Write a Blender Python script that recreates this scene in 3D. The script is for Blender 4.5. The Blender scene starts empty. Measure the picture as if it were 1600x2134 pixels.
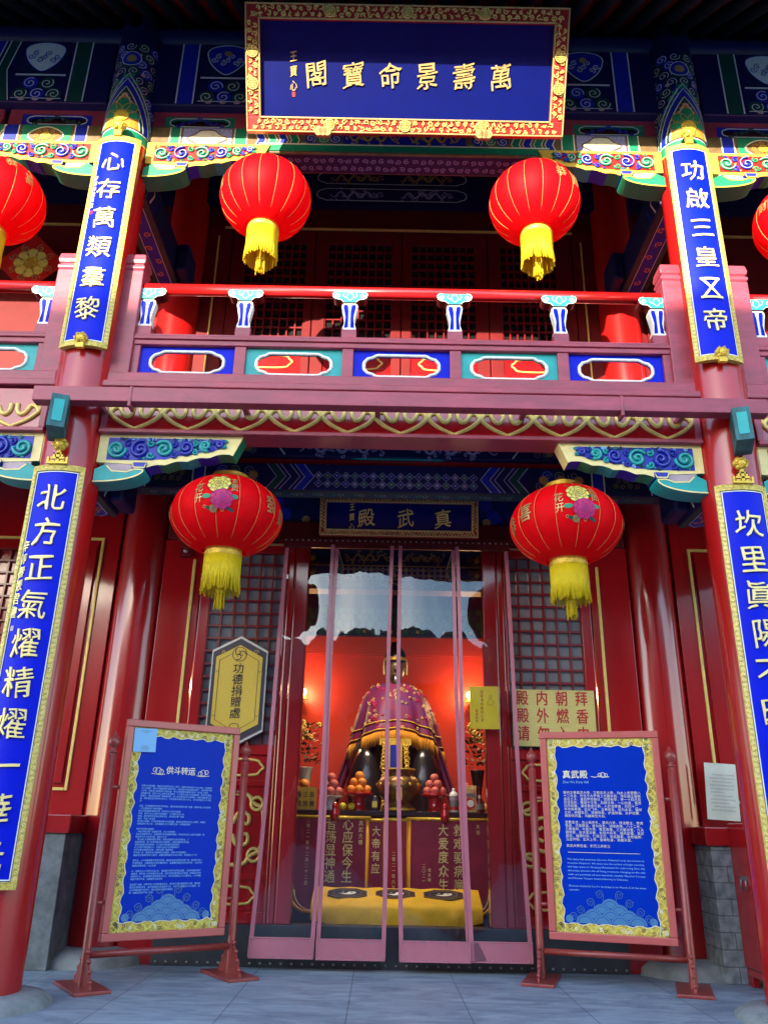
import bpy, bmesh, math, random
from math import sin, cos, pi, radians as R, sqrt, atan2
from mathutils import Matrix, Vector
random.seed(7)
SC = bpy.context.scene
COL = SC.collection
# ------------------------------------------------------------------ camera, sky, sun, exposure
cam = bpy.data.objects.new('camera', bpy.data.cameras.new('camera')); COL.objects.link(cam)
r2 = Vector((0.99981469, -0.00612731, 0.01824953)); u2 = Vector((-0.01923003, -0.36180365, 0.93205597)); fw = Vector((-0.00089175, 0.93223419, 0.36185443))
cam.matrix_world = Matrix(((r2.x, u2.x, -fw.x, -0.1114), (r2.y, u2.y, -fw.y, -5.6171), (r2.z, u2.z, -fw.z, 1.0542), (0, 0, 0, 1)))
cam.data.sensor_fit = 'VERTICAL'; cam.data.sensor_height = 36; cam.data.lens = 28.389
cam.data.clip_end = 500; cam.data.clip_start = 0.05
SC.camera = cam
SUN_EL, SUN_AZ = R(10.6), R(22)          # low afternoon sun from the front left
w = bpy.data.worlds.new('World'); SC.world = w; w.use_nodes = True
nt = w.node_tree; sky = nt.nodes.new('ShaderNodeTexSky'); sky.sky_type = 'NISHITA'; sky.sun_disc = False
sky.sun_elevation = SUN_EL; sky.sun_rotation = pi + SUN_AZ; sky.air_density = 1.0; sky.dust_density = 0.6; sky.ozone_density = 1.5
nt.links.new(sky.outputs[0], nt.nodes['Background'].inputs[0]); nt.nodes['Background'].inputs[1].default_value = 0.15
sun = bpy.data.objects.new('sun', bpy.data.lights.new('sun', 'SUN')); COL.objects.link(sun)
sd = Vector((-sin(SUN_AZ) * cos(SUN_EL), -cos(SUN_AZ) * cos(SUN_EL), sin(SUN_EL)))
sun.rotation_euler = sd.to_track_quat('Z', 'Y').to_euler(); sun.location = sd * 30
sun.data.energy = 2.3; sun.data.angle = R(0.5); sun.data.color = (1.0, 0.86, 0.66)
SC.view_settings.view_transform = 'Standard'; SC.view_settings.look = 'None'; SC.view_settings.exposure = 2.95; SC.view_settings.gamma = 1.0
SC.cycles.max_bounces = 8; SC.cycles.transparent_max_bounces = 12

# ------------------------------------------------------------------ materials
MATS = {}
def mat(name, col, rough=.5, metal=0., coat=0., noise=0., nscale=6., bump=0., bscale=40., spec=.5, trans=0., stretch=(1, 1, 1), rvar=0., col2=None):
    """principled material; noise mixes towards col2 (or a darker tone) so no surface is perfectly flat"""
    m = bpy.data.materials.new(name); m.use_nodes = True; MATS[name] = m
    n = m.node_tree; b = n.nodes['Principled BSDF']; L = n.links.new
    b.inputs['Base Color'].default_value = (*col, 1); b.inputs['Roughness'].default_value = rough; b.inputs['Metallic'].default_value = metal
    b.inputs['Coat Weight'].default_value = coat; b.inputs['Coat Roughness'].default_value = .08; b.inputs['Specular IOR Level'].default_value = spec
    tc = n.nodes.new('ShaderNodeTexCoord'); mp = n.nodes.new('ShaderNodeMapping'); mp.inputs['Scale'].default_value = stretch
    L(tc.outputs['Object'], mp.inputs[0])
    if noise or rvar:
        t = n.nodes.new('ShaderNodeTexNoise'); t.inputs['Scale'].default_value = nscale; t.inputs['Detail'].default_value = 6; t.inputs['Roughness'].default_value = .65
        L(mp.outputs[0], t.inputs['Vector'])
        if noise:
            rp = n.nodes.new('ShaderNodeValToRGB'); rp.color_ramp.elements[0].position = .35; rp.color_ramp.elements[1].position = .68
            c2 = col2 or tuple(c * (1 - noise) for c in col)
            rp.color_ramp.elements[0].color = (*c2, 1); rp.color_ramp.elements[1].color = (*col, 1)
            L(t.outputs[0], rp.inputs[0]); L(rp.outputs[0], b.inputs['Base Color'])
        if rvar:
            mr = n.nodes.new('ShaderNodeMapRange'); mr.inputs[3].default_value = max(.03, rough - rvar); mr.inputs[4].default_value = rough + rvar
            L(t.outputs[0], mr.inputs[0]); L(mr.outputs[0], b.inputs['Roughness'])
    if bump:
        t2 = n.nodes.new('ShaderNodeTexNoise'); t2.inputs['Scale'].default_value = bscale; t2.inputs['Detail'].default_value = 4
        L(mp.outputs[0], t2.inputs['Vector']); bp = n.nodes.new('ShaderNodeBump'); bp.inputs['Strength'].default_value = bump; bp.inputs['Distance'].default_value = .01
        L(t2.outputs[0], bp.inputs['Height']); L(bp.outputs[0], b.inputs['Normal'])
        if coat: L(bp.outputs[0], b.inputs['Coat Normal'])
    if trans:
        tr = n.nodes.new('ShaderNodeBsdfTranslucent'); tr.inputs[0].default_value = (*col, 1); mx = n.nodes.new('ShaderNodeMixShader'); mx.inputs[0].default_value = trans
        L(b.outputs[0], mx.inputs[1]); L(tr.outputs[0], mx.inputs[2]); L(mx.outputs[0], n.nodes['Material Output'].inputs[0])
    return m
mat('lacquer', (.37, .006, .009), .20, coat=.55, noise=.25, nscale=3, bump=.06, bscale=9, stretch=(1, 1, .25), rvar=.06)
mat('column_red', (.42, .008, .008), .24, coat=.45, noise=.2, nscale=2.5, bump=.05, bscale=10, stretch=(1, 1, .2), rvar=.08)
mat('faded_red', (.37, .050, .082), .45, coat=.05, noise=.38, nscale=7, bump=.12, bscale=40, stretch=(.5, 1, 1.6), rvar=.1)
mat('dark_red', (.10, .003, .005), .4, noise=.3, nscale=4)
mat('blue', (.001, .010, .52), .4, noise=.10, nscale=4, rvar=.06, spec=.12)
mat('plaque_red', (.36, .010, .008), .4, noise=.3, nscale=20)
mat('navy', (.0008, .0045, .10), .3, coat=.12, noise=.2, nscale=5, spec=.2)
mat('paint_blue', (.004, .018, .38), .5, noise=.25, nscale=14)
mat('paint_green', (.005, .24, .11), .5, noise=.25, nscale=14)
mat('teal', (.004, .34, .33), .5, noise=.18, nscale=10, bump=.05)
mat('old_teal', (.010, .15, .16), .55, noise=.6, nscale=14, bump=.2, stretch=(1, 1, .4))
mat('dark_green', (.003, .06, .05), .5, noise=.3, nscale=14)
mat('deep_blue', (.002, .005, .075), .5, noise=.3, nscale=14)
mat('cream_gold', (.85, .70, .28), .5, noise=.15, nscale=20)
mat('cream', (.82, .76, .52), .5, noise=.12, nscale=20)
mat('white_paint', (.80, .80, .74), .5, noise=.08, nscale=20)
mat('line_white', (.55, .62, .60), .5)
mat('pale_gold', (.78, .54, .14), .42, metal=.15, noise=.2, nscale=18, bump=.1, bscale=60)
mat('gold', (.86, .56, .06), .33, metal=.35, noise=.35, nscale=40, bump=.5, bscale=110)
mat('letter_gold', (.86, .68, .26), .35, metal=.1)
mat('dull_gold', (.55, .36, .13), .4, metal=.35, noise=.3, nscale=25)
mat('border_gold', (.80, .60, .10), .4, metal=.15, noise=.6, nscale=55, bump=.9, bscale=70)
mat('brown_paint', (.20, .12, .045), .5, noise=.4, nscale=8)
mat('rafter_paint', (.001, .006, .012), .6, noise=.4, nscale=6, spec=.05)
mat('magenta_line', (.22, .001, .12), .6)
mat('lilac', (.36, .34, .60), .5, noise=.3, nscale=40)
mat('orange_paint', (.75, .26, .03), .5, noise=.3, nscale=20)
mat('mauve', (.50, .36, .40), .55, noise=.25, nscale=10)
mat('bright_red', (.62, .012, .008), .4, noise=.15)
mat('lantern_red', (.95, .003, .008), .55, noise=.16, nscale=5, bump=.22, bscale=70, trans=.35, stretch=(1, 1, 3), spec=.1)
mat('tassel', (.95, .72, .006), .6, noise=.2, nscale=60, trans=.35)
mat('peony_yellow', (.85, .72, .12), .6, noise=.3, nscale=30)
mat('peony_pink', (.62, .003, .12), .6, noise=.4, nscale=30)
mat('stone', (.20, .22, .23), .8, noise=.55, nscale=7, bump=.5, bscale=30)
mat('plinth', (.27, .28, .28), .85, noise=.4, nscale=6, bump=.5, bscale=25)
mat('threshold', (.07, .075, .085), .42, metal=.55, noise=.35, nscale=5, bump=.08, bscale=14, rvar=.1)
mat('rivet', (.35, .35, .36), .35, metal=.8)
mat('pvc_pink', (.46, .14, .18), .35, coat=.15, noise=.12, nscale=6)
mat('stand_red', (.33, .045, .035), .36, coat=.25, noise=.3, nscale=30, bump=.15, bscale=120)
mat('frame_red', (.52, .10, .085), .4, coat=.2, noise=.12, nscale=8)
mat('sign_blue', (.001, .032, .44), .3, spec=.06, noise=.12, nscale=3)
mat('sign_line', (.035, .13, .36), .4)
mat('sign_fill', (.06, .20, .40), .4)
mat('lattice_red', (.17, .004, .009), .3, coat=.3)
mat('shade_red', (.15, .004, .006), .55, spec=.2, noise=.3, nscale=4)  # lacquer darkened to carry the upper gallery's shade; the sensor box borrows it
mat('gilt', (.80, .50, .05), .45, noise=.25, nscale=25)
mat('sheet_blue', (.22, .50, .80), .5, noise=.05)
mat('sign_brass', (.62, .43, .05), .35, metal=.2, noise=.2, nscale=30, stretch=(1, 1, 6))
mat('brass_sheet', (.66, .54, .17), .4, metal=.25, noise=.25, nscale=12, stretch=(.5, .5, 12))
mat('black_ink', (.012, .010, .012), .5)
mat('black_frame', (.03, .026, .04), .35, noise=.2)
mat('silver', (.50, .50, .48), .35, metal=.5)
mat('red_ink', (.42, .008, .012), .5)
mat('grey_ink', (.16, .16, .17), .6)
mat('yellow_paper', (.88, .66, .004), .5, noise=.05)
mat('white_paper', (.66, .65, .52), .6, noise=.15, nscale=6)
mat('window_glass', (.24, .25, .26), .08, spec=.8, noise=.3, nscale=3)
mat('dark_glass', (.012, .010, .010), .2, spec=.5)
mat('banner', (.30, .006, .045), .55, noise=.25, nscale=8, bump=.1, bscale=18)
mat('banner_red', (.36, .003, .006), .5, noise=.2)
mat('yellow_cloth', (.88, .52, .010), .7, noise=.2, nscale=7, bump=.2, bscale=12)
mat('robe_black', (.014, .013, .016), .28, coat=.4, noise=.4, nscale=8, bump=.3, bscale=12)
mat('cape', (.075, .012, .105), .6, noise=.85, nscale=5, bump=.25, bscale=14, col2=(.17, .006, .035))
mat('fringe', (.80, .34, .008), .6, noise=.2)
mat('bronze', (.30, .17, .05), .3, metal=.6, noise=.5, nscale=18, bump=.8, bscale=30)
mat('skin_dark', (.10, .06, .035), .35, noise=.2)
mat('orange_fruit', (.85, .27, .02), .45, bump=.15, bscale=120)
mat('peach_fruit', (.72, .16, .12), .5, noise=.3, nscale=12)
mat('lemon_fruit', (.75, .62, .03), .45)
mat('red_gloss', (.45, .008, .012), .12, coat=.8)
mat('bag_yellow', (.66, .55, .20), .4, noise=.5, nscale=25, col2=(.45, .12, .08))
mat('leaf_dark', (.02, .07, .03), .55, noise=.4)
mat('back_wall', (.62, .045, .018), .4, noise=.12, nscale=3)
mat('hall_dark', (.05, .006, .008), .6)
mat('roof_tile', (.10, .11, .12), .6, noise=.4, nscale=6, bump=.4, bscale=20)
mat('wall_plaster', (.22, .012, .012), .6, noise=.2)

def node_mat(name, rough=.5):
    m = bpy.data.materials.new(name); m.use_nodes = True; MATS[name] = m
    n = m.node_tree; b = n.nodes['Principled BSDF']; b.inputs['Roughness'].default_value = rough
    return m, n, b, n.links.new
# paving: large worn slabs
m, n, b, L = node_mat('paving', .55)
tc = n.nodes.new('ShaderNodeTexCoord'); mp = n.nodes.new('ShaderNodeMapping'); mp.inputs['Rotation'].default_value = (0, 0, R(90)); mp.inputs['Location'].default_value = (.35, .28, 0)
L(tc.outputs['Object'], mp.inputs[0])
bt = n.nodes.new('ShaderNodeTexBrick'); bt.inputs['Scale'].default_value = 1; bt.inputs['Brick Width'].default_value = 1.5; bt.inputs['Row Height'].default_value = .74; bt.inputs['Mortar Size'].default_value = .005; bt.inputs['Mortar Smooth'].default_value = .4
bt.inputs['Color1'].default_value = (.27, .32, .38, 1); bt.inputs['Color2'].default_value = (.31, .36, .41, 1); bt.inputs['Mortar'].default_value = (.13, .15, .18, 1)
L(mp.outputs[0], bt.inputs['Vector'])
n1 = n.nodes.new('ShaderNodeTexNoise'); n1.inputs['Scale'].default_value = 3.2; n1.inputs['Detail'].default_value = 10; n1.inputs['Roughness'].default_value = .7; n1.inputs['Distortion'].default_value = .8
mpn = n.nodes.new('ShaderNodeMapping'); mpn.inputs['Scale'].default_value = (.8, 2.2, 1); L(tc.outputs['Object'], mpn.inputs[0]); L(mpn.outputs[0], n1.inputs['Vector'])
rp = n.nodes.new('ShaderNodeValToRGB'); rp.color_ramp.elements[0].position = .35; rp.color_ramp.elements[0].color = (.48, .52, .58, 1); rp.color_ramp.elements[1].position = .66; rp.color_ramp.elements[1].color = (1.1, 1.1, 1.08, 1)
L(n1.outputs[0], rp.inputs[0]); mx = n.nodes.new('ShaderNodeMixRGB'); mx.blend_type = 'MULTIPLY'; mx.inputs[0].default_value = 1
L(bt.outputs[0], mx.inputs[1]); L(rp.outputs[0], mx.inputs[2]); L(mx.outputs[0], b.inputs['Base Color'])
bp = n.nodes.new('ShaderNodeBump'); bp.inputs['Strength'].default_value = .25; bp.inputs['Distance'].default_value = .01; L(n1.outputs[0], bp.inputs['Height']); L(bp.outputs[0], b.inputs['Normal'])
# grey brick pier
m, n, b, L = node_mat('grey_brick', .85)
tc = n.nodes.new('ShaderNodeTexCoord'); mp = n.nodes.new('ShaderNodeMapping'); mp.inputs['Rotation'].default_value = (R(90), 0, 0); L(tc.outputs['Object'], mp.inputs[0])
bt = n.nodes.new('ShaderNodeTexBrick'); bt.inputs['Scale'].default_value = 1; bt.inputs['Brick Width'].default_value = .26; bt.inputs['Row Height'].default_value = .115; bt.inputs['Mortar Size'].default_value = .006; bt.inputs['Mortar Smooth'].default_value = .6
bt.inputs['Color1'].default_value = (.22, .24, .25, 1); bt.inputs['Color2'].default_value = (.27, .29, .29, 1); bt.inputs['Mortar'].default_value = (.11, .12, .13, 1)
L(mp.outputs[0], bt.inputs['Vector'])
n1 = n.nodes.new('ShaderNodeTexNoise'); n1.inputs['Scale'].default_value = 14; n1.inputs['Detail'].default_value = 6; L(tc.outputs['Object'], n1.inputs['Vector'])
rp = n.nodes.new('ShaderNodeValToRGB'); rp.color_ramp.elements[0].position = .35; rp.color_ramp.elements[0].color = (.55, .55, .57, 1); rp.color_ramp.elements[1].position = .65; rp.color_ramp.elements[1].color = (1.15, 1.15, 1.15, 1)
L(n1.outputs[0], rp.inputs[0]); mx = n.nodes.new('ShaderNodeMixRGB'); mx.blend_type = 'MULTIPLY'; mx.inputs[0].default_value = 1
L(bt.outputs[0], mx.inputs[1]); L(rp.outputs[0], mx.inputs[2]); L(mx.outputs[0], b.inputs['Base Color'])
bp = n.nodes.new('ShaderNodeBump'); bp.inputs['Strength'].default_value = .6; bp.inputs['Distance'].default_value = .01; L(n1.outputs[0], bp.inputs['Height']); L(bp.outputs[0], b.inputs['Normal'])
# clear plastic of the door curtain: transparent, with a wavy mirror-like sheen
m = bpy.data.materials.new('clear_plastic'); m.use_nodes = True; MATS['clear_plastic'] = m; n = m.node_tree; L = n.links.new
for x in list(n.nodes):
    if x.type == 'BSDF_PRINCIPLED': n.nodes.remove(x)
out = n.nodes['Material Output']; tr = n.nodes.new('ShaderNodeBsdfTransparent'); tr.inputs[0].default_value = (.93, .93, .95, 1)
gl = n.nodes.new('ShaderNodeBsdfGlossy'); gl.inputs['Roughness'].default_value = .015; gl.inputs[0].default_value = (.80, .90, 1, 1)
fr = n.nodes.new('ShaderNodeFresnel'); fr.inputs[0].default_value = 1.55
tc = n.nodes.new('ShaderNodeTexCoord'); mp = n.nodes.new('ShaderNodeMapping'); mp.inputs['Scale'].default_value = (1, 1, .35); L(tc.outputs['Object'], mp.inputs[0])
nz = n.nodes.new('ShaderNodeTexNoise'); nz.inputs['Scale'].default_value = 2.6; nz.inputs['Detail'].default_value = 2.5; L(mp.outputs[0], nz.inputs['Vector'])
bp = n.nodes.new('ShaderNodeBump'); bp.inputs['Strength'].default_value = .5; bp.inputs['Distance'].default_value = .03; L(nz.outputs[0], bp.inputs['Height'])
L(bp.outputs[0], gl.inputs['Normal']); L(bp.outputs[0], fr.inputs['Normal'])
ma = n.nodes.new('ShaderNodeMath'); ma.operation = 'MULTIPLY_ADD'; ma.inputs[1].default_value = .95; ma.inputs[2].default_value = .008; ma.use_clamp = True; L(fr.outputs[0], ma.inputs[0])
ms = n.nodes.new('ShaderNodeMixShader'); L(ma.outputs[0], ms.inputs[0]); L(tr.outputs[0], ms.inputs[1]); L(gl.outputs[0], ms.inputs[2]); L(ms.outputs[0], out.inputs[0])
m = bpy.data.materials.new('lit_bulb'); m.use_nodes = True; MATS['lit_bulb'] = m; b = m.node_tree.nodes['Principled BSDF']
b.inputs['Emission Color'].default_value = (1, .55, .15, 1); b.inputs['Emission Strength'].default_value = 6; b.inputs['Base Color'].default_value = (.8, .6, .3, 1)

# ------------------------------------------------------------------ mesh builder
class MB:
    def __init__(s): s.v = []; s.f = []; s.m = []; s.sm = []; s.mats = []; s.map = None; s.cur = 'lacquer'
    def use(s, name): s.cur = name; return s
    def mi(s, name=None):
        name = name or s.cur
        if name not in s.mats: s.mats.append(name)
        return s.mats.index(name)
    def add(s, vs, fs, m=None, smooth=False):
        o = len(s.v)
        s.v += [tuple(s.map(*p)) for p in vs] if s.map else [tuple(p) for p in vs]
        k = s.mi(m)
        for f in fs: s.f.append([o + i for i in f]); s.m.append(k); s.sm.append(smooth)
    def box(s, x0, x1, y0, y1, z0, z1, m=None):
        vs = [(x, y, z) for z in (z0, z1) for y in (y0, y1) for x in (x0, x1)]
        s.add(vs, [(0, 2, 3, 1), (4, 5, 7, 6), (0, 1, 5, 4), (2, 6, 7, 3), (0, 4, 6, 2), (1, 3, 7, 5)], m)
    def lathe(s, prof, c=(0, 0, 0), n=32, m=None, smooth=True, rib=0, ribs=0, a0=0, a1=2 * pi, cap=True):
        full = abs(a1 - a0 - 2 * pi) < 1e-6; k = n if full else n + 1
        vs = []
        for r, z in prof:
            for i in range(k):
                a = a0 + (a1 - a0) * i / n; rr = r * (1 - rib * abs(sin(a * ribs / 2))) if ribs else r
                vs.append((c[0] + rr * cos(a), c[1] + rr * sin(a), c[2] + z))
        fs = []
        for j in range(len(prof) - 1):
            for i in range(n if full else n):
                i2 = (i + 1) % k if full else i + 1
                fs.append((j * k + i, j * k + i2, (j + 1) * k + i2, (j + 1) * k + i))
        s.add(vs, fs, m, smooth)
        if cap and full:
            for j, rev in ((0, True), (len(prof) - 1, False)):
                if prof[j][0] > 1e-4:
                    loop = [vs[j * k + i] for i in range(k)]
                    s.add(loop, [tuple(range(k))[::-1] if rev else tuple(range(k))], m)
    def tube(s, pts, r, n=6, m=None, closed=False, flat=1., taper=None, up=Vector((0, 1, 0))):
        """tube along pts; flat squashes the section along 'up'"""
        P = [Vector(p) for p in pts]; N = len(P); vs = []
        for i, p in enumerate(P):
            a = P[(i - 1) % N] if closed or i else P[i]; b_ = P[(i + 1) % N] if closed or i < N - 1 else P[i]
            t = (b_ - a)
            if t.length < 1e-9: t = Vector((0, 0, 1))
            t.normalize(); uu = up if abs(t.dot(up)) < .98 else Vector((1, 0, 0))
            e1 = t.cross(uu).normalized(); e2 = e1.cross(t)
            rr = r * (taper(i / (N - 1)) if taper else 1)
            for k in range(n):
                q = 2 * pi * k / n; vs.append(p + e1 * (rr * cos(q)) + e2 * (rr * sin(q) * flat))
        fs = []
        for i in range(N if closed else N - 1):
            for k in range(n):
                j = (i + 1) % N; fs.append((i * n + k, i * n + (k + 1) % n, j * n + (k + 1) % n, j * n + k))
        if not closed: fs += [tuple(range(n))[::-1], tuple((N - 1) * n + k for k in range(n))]
        s.add(vs, fs, m, True)
    def ribbon(s, pts, wd, off=0., m=None, closed=False, taper=None):
        """flat painted stroke in the (u,v) plane, lifted by off"""
        P = [Vector((p[0], p[1])) for p in pts]; N = len(P); vs = []
        for i, p in enumerate(P):
            a = P[(i - 1) % N] if closed or i else P[i]; b_ = P[(i + 1) % N] if closed or i < N - 1 else P[i]
            t = b_ - a
            t = t.normalized() if t.length > 1e-9 else Vector((1, 0))
            w_ = wd * .5 * (taper(i / (N - 1)) if taper else 1)
            vs += [(p.x - t.y * w_, p.y + t.x * w_, off), (p.x + t.y * w_, p.y - t.x * w_, off)]
        fs = [(2 * i, 2 * i + 1, 2 * ((i + 1) % N) + 1, 2 * ((i + 1) % N)) for i in range(N if closed else N - 1)]
        s.add(vs, fs, m)
    def fan(s, pts, off=0., m=None):
        n = len(pts); cx = sum(p[0] for p in pts) / n; cy = sum(p[1] for p in pts) / n
        vs = [(cx, cy, off)] + [((p[0] + cx) / 2, (p[1] + cy) / 2, off) for p in pts] + [(p[0], p[1], off) for p in pts]
        fs = []
        for i in range(n):
            j = (i + 1) % n; fs += [(0, 1 + i, 1 + j), (1 + i, 1 + n + i, 1 + n + j, 1 + j)]
        s.add(vs, fs, m)
    def rect(s, u0, u1, v0, v1, off=0., m=None, nu=1, nv=1):
        vs = [(u0 + (u1 - u0) * i / nu, v0 + (v1 - v0) * j / nv, off) for j in range(nv + 1) for i in range(nu + 1)]
        s.add(vs, [(j * (nu + 1) + i, j * (nu + 1) + i + 1, (j + 1) * (nu + 1) + i + 1, (j + 1) * (nu + 1) + i) for j in range(nv) for i in range(nu)], m)
    def prism(s, poly, y0, y1, m=None, side=None):
        """polygon in (x,z) extruded along y"""
        n = len(poly); vs = [(p[0], y0, p[1]) for p in poly] + [(p[0], y1, p[1]) for p in poly]
        s.add(vs, [tuple(range(n)), tuple(range(2 * n - 1, n - 1, -1))], m)
        for i in range(n):
            j = (i + 1) % n
            s.add([vs[i], vs[j], vs[n + j], vs[n + i]], [(0, 3, 2, 1)], side(i) if side else m)
    def ball(s, c, r, m=None, seg=14, sz=1.):
        k = seg // 2; s.lathe([(max(1e-4, r * sin(pi * j / k)), -r * sz * cos(pi * j / k)) for j in range(k + 1)], c, seg, m, cap=False)
    def build(s, name, parent=None, bevel=0., label=None, kind=None, recalc=True, loc=None):
        me = bpy.data.meshes.new(name)
        if loc: s.v = [(x - loc[0], y - loc[1], z - loc[2]) for x, y, z in s.v]
        me.from_pydata(s.v, [], s.f)
        for k in s.mats: me.materials.append(MATS[k])
        me.polygons.foreach_set('material_index', s.m); me.polygons.foreach_set('use_smooth', s.sm)
        if recalc:
            bm = bmesh.new(); bm.from_mesh(me); bmesh.ops.recalc_face_normals(bm, faces=bm.faces); bm.to_mesh(me); bm.free()
        me.update()
        o = bpy.data.objects.new(name, me); COL.objects.link(o)
        if loc and not parent: o.location = loc
        if parent: o.parent = parent
        if parent and loc: o.location = loc
        if bevel:
            bv = o.modifiers.new('bevel', 'BEVEL'); bv.width = bevel; bv.segments = 2; bv.limit_method = 'ANGLE'; bv.angle_limit = R(40)
        if label: o['label'] = label
        if kind: o['kind'] = kind
        return o
def thing(name, label, cat, loc=(0, 0, 0), rz=0, group=None):
    o = bpy.data.objects.new(name, None); COL.objects.link(o); o.location = loc; o.rotation_euler = (0, 0, rz); o.empty_display_size = .1
    o['label'] = label; o['category'] = cat
    if group: o['group'] = group
    return o
def tag(o, label, cat, group=None):
    o['label'] = label; o['category'] = cat
    if group: o['group'] = group
    return o
def copy_tree(o, parent=None):
    c = o.copy(); COL.objects.link(c)
    if parent: c.parent = parent
    for ch in list(o.children): copy_tree(ch, c)
    return c
def spiral(cx, cy, r, turns=1.6, a0=0., d=1, n=26, r0=.12):
    return [(cx + r * (1 - (1 - r0) * i / n) * cos(a0 + d * 2 * pi * turns * i / n), cy + r * (1 - (1 - r0) * i / n) * sin(a0 + d * 2 * pi * turns * i / n)) for i in range(n + 1)]
def circ(cx, cy, r, n=18, ry=None): return [(cx + r * cos(2 * pi * i / n), cy + (ry or r) * sin(2 * pi * i / n)) for i in range(n)]
def smooth(pts, it=2, closed=False):
    for _ in range(it):
        q = [] if closed else [pts[0]]
        N = len(pts)
        for i in range(N if closed else N - 1):
            a, b_ = pts[i], pts[(i + 1) % N]
            q += [tuple(a[k] * .75 + b_[k] * .25 for k in range(len(a))), tuple(a[k] * .25 + b_[k] * .75 for k in range(len(a)))]
        if not closed: q.append(pts[-1])
        pts = q
    return pts
def lobed(a, b_, c=None):
    """rounded window outline with stepped corners"""
    c = c or b_ * .75; q = []
    base = [(a - c * 1.1, b_), (a - c * .9, b_ * .93), (a - c * .7, b_ * .78), (a - c * .3, b_ * .66), (a - c * .06, b_ * .38), (a, b_ * .22)]
    q += base; q += [(x, -z) for x, z in base[::-1]]; q += [(-x, -z) for x, z in base]; q += [(-x, z) for x, z in base[::-1]]
    return q
def yz(y): return lambda u, v, w_: (u, y - w_, v)          # front-facing plane: u = x, v = z, w towards the viewer

# ------------------------------------------------------------------ lettering (Blender's own font)
_tc = bpy.data.curves.new('lettering', 'FONT'); _to = bpy.data.objects.new('lettering', _tc); COL.objects.link(_to)
_G = {}
def glyph(ch, bold=0., ext=0., res=3):
    key = (ch, bold, ext, res)
    if key not in _G:
        _tc.body = ch; _tc.size = 1; _tc.offset = bold; _tc.extrude = ext; _tc.resolution_u = res
        bpy.context.view_layer.update()
        me = bpy.data.meshes.new_from_object(_to.evaluated_get(bpy.context.evaluated_depsgraph_get()))
        _G[key] = ([tuple(v.co) for v in me.vertices], [tuple(p.vertices) for p in me.polygons]); bpy.data.meshes.remove(me)
    return _G[key]
def bbox(vs): return min(v[0] for v in vs), max(v[0] for v in vs), min(v[1] for v in vs), max(v[1] for v in vs)
_ref = bbox(glyph('國')[0]); _RC = ((_ref[0] + _ref[1]) / 2, (_ref[2] + _ref[3]) / 2); _RS = max(_ref[1] - _ref[0], _ref[3] - _ref[2])
def put_char(mb, ch, u, v, size, off=0., m=None, bold=.0, ext=0., shear=0., sx=1., slices=0, res=3, rot=0., br=None):
    if bold:                                 # heavier stroke: overlapping copies, each a hair above the last
        e = bold * size * .55
        for i, (dx, dy) in enumerate(((-e, 0), (e, 0), (0, e), (0, -e)) if res > 1 and size > .04 else ((-e, 0), (e, 0))):
            put_char(mb, ch, u + dx, v + dy, size, off + i * .0004, m, 0., ext, shear, sx, slices, res, rot, br)
        return
    vs, fs = glyph(ch, 0., ext, res)
    if not vs: return
    k = size / _RS; c_, s_ = cos(rot), sin(rot)
    pts = []
    for x, y, z in vs:
        x = (x - _RC[0]) * k * sx; y = (y - _RC[1]) * k + shear * x
        if br: x, y = x + br * size * (sin(9 * y / size + u * 7) + .6 * sin(17 * y / size + v * 5)), y + br * size * (sin(8 * x / size + v * 9) + .6 * sin(15 * x / size + u * 3))
        pts.append((u + x * c_ - y * s_, v + x * s_ + y * c_, off + (z + ext) * k))
    if slices:
        bm = bmesh.new(); bv = [bm.verts.new(p) for p in pts]
        for f in fs:
            try: bm.faces.new([bv[i] for i in f])
            except ValueError: pass
        x0, x1 = min(p[0] for p in pts), max(p[0] for p in pts)
        for i in range(1, slices):
            g = bm.verts[:] + bm.edges[:] + bm.faces[:]
            bmesh.ops.bisect_plane(bm, geom=g, plane_co=(x0 + (x1 - x0) * i / slices, 0, 0), plane_no=(1, 0, 0))
        bm.verts.index_update(); pts = [tuple(x.co) for x in bm.verts]; fs = [tuple(q.index for q in f.verts) for f in bm.faces]; bm.free()
    mb.add(pts, fs, m)
def put_line(mb, text, u, v, size, adv=None, **kw):
    """horizontal line of text, left aligned"""
    adv = adv or size * 1.05
    for i, ch in enumerate(text):
        if ch != ' ' and ch != '\u3000': put_char(mb, ch, u + adv * (i + .5), v, size, **kw)
def put_latin(mb, text, u, v, size, off=0., m=None, width=None):
    vs, fs = glyph(text, 0., 0., 2)
    if not vs: return
    x0, x1, _, _ = bbox(vs); k = size; kx = width / (x1 - x0) if width else k
    mb.add([(u + (x - x0) * kx, v + y * k, off) for x, y, z in vs], fs, m)
def put_col(mb, text, u, v, size, adv, **kw):
    for i, ch in enumerate(text): put_char(mb, ch, u, v - adv * i, size, **kw)

# ================================================================== SETTING
def structure(name, mb, **kw): return mb.build(name, kind='structure', **kw)
g = MB().use('paving'); g.box(-40, 40, -60, 12, -.4, 0); structure('ground', g)

# ================================================================== TEMPLE HALL
FY = 1.60                                   # door plane of the lower storey
hall = thing('temple_hall', 'two storey red temple hall with painted beams and gold trimmed balcony', 'temple', (0, 0, 0))
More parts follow.
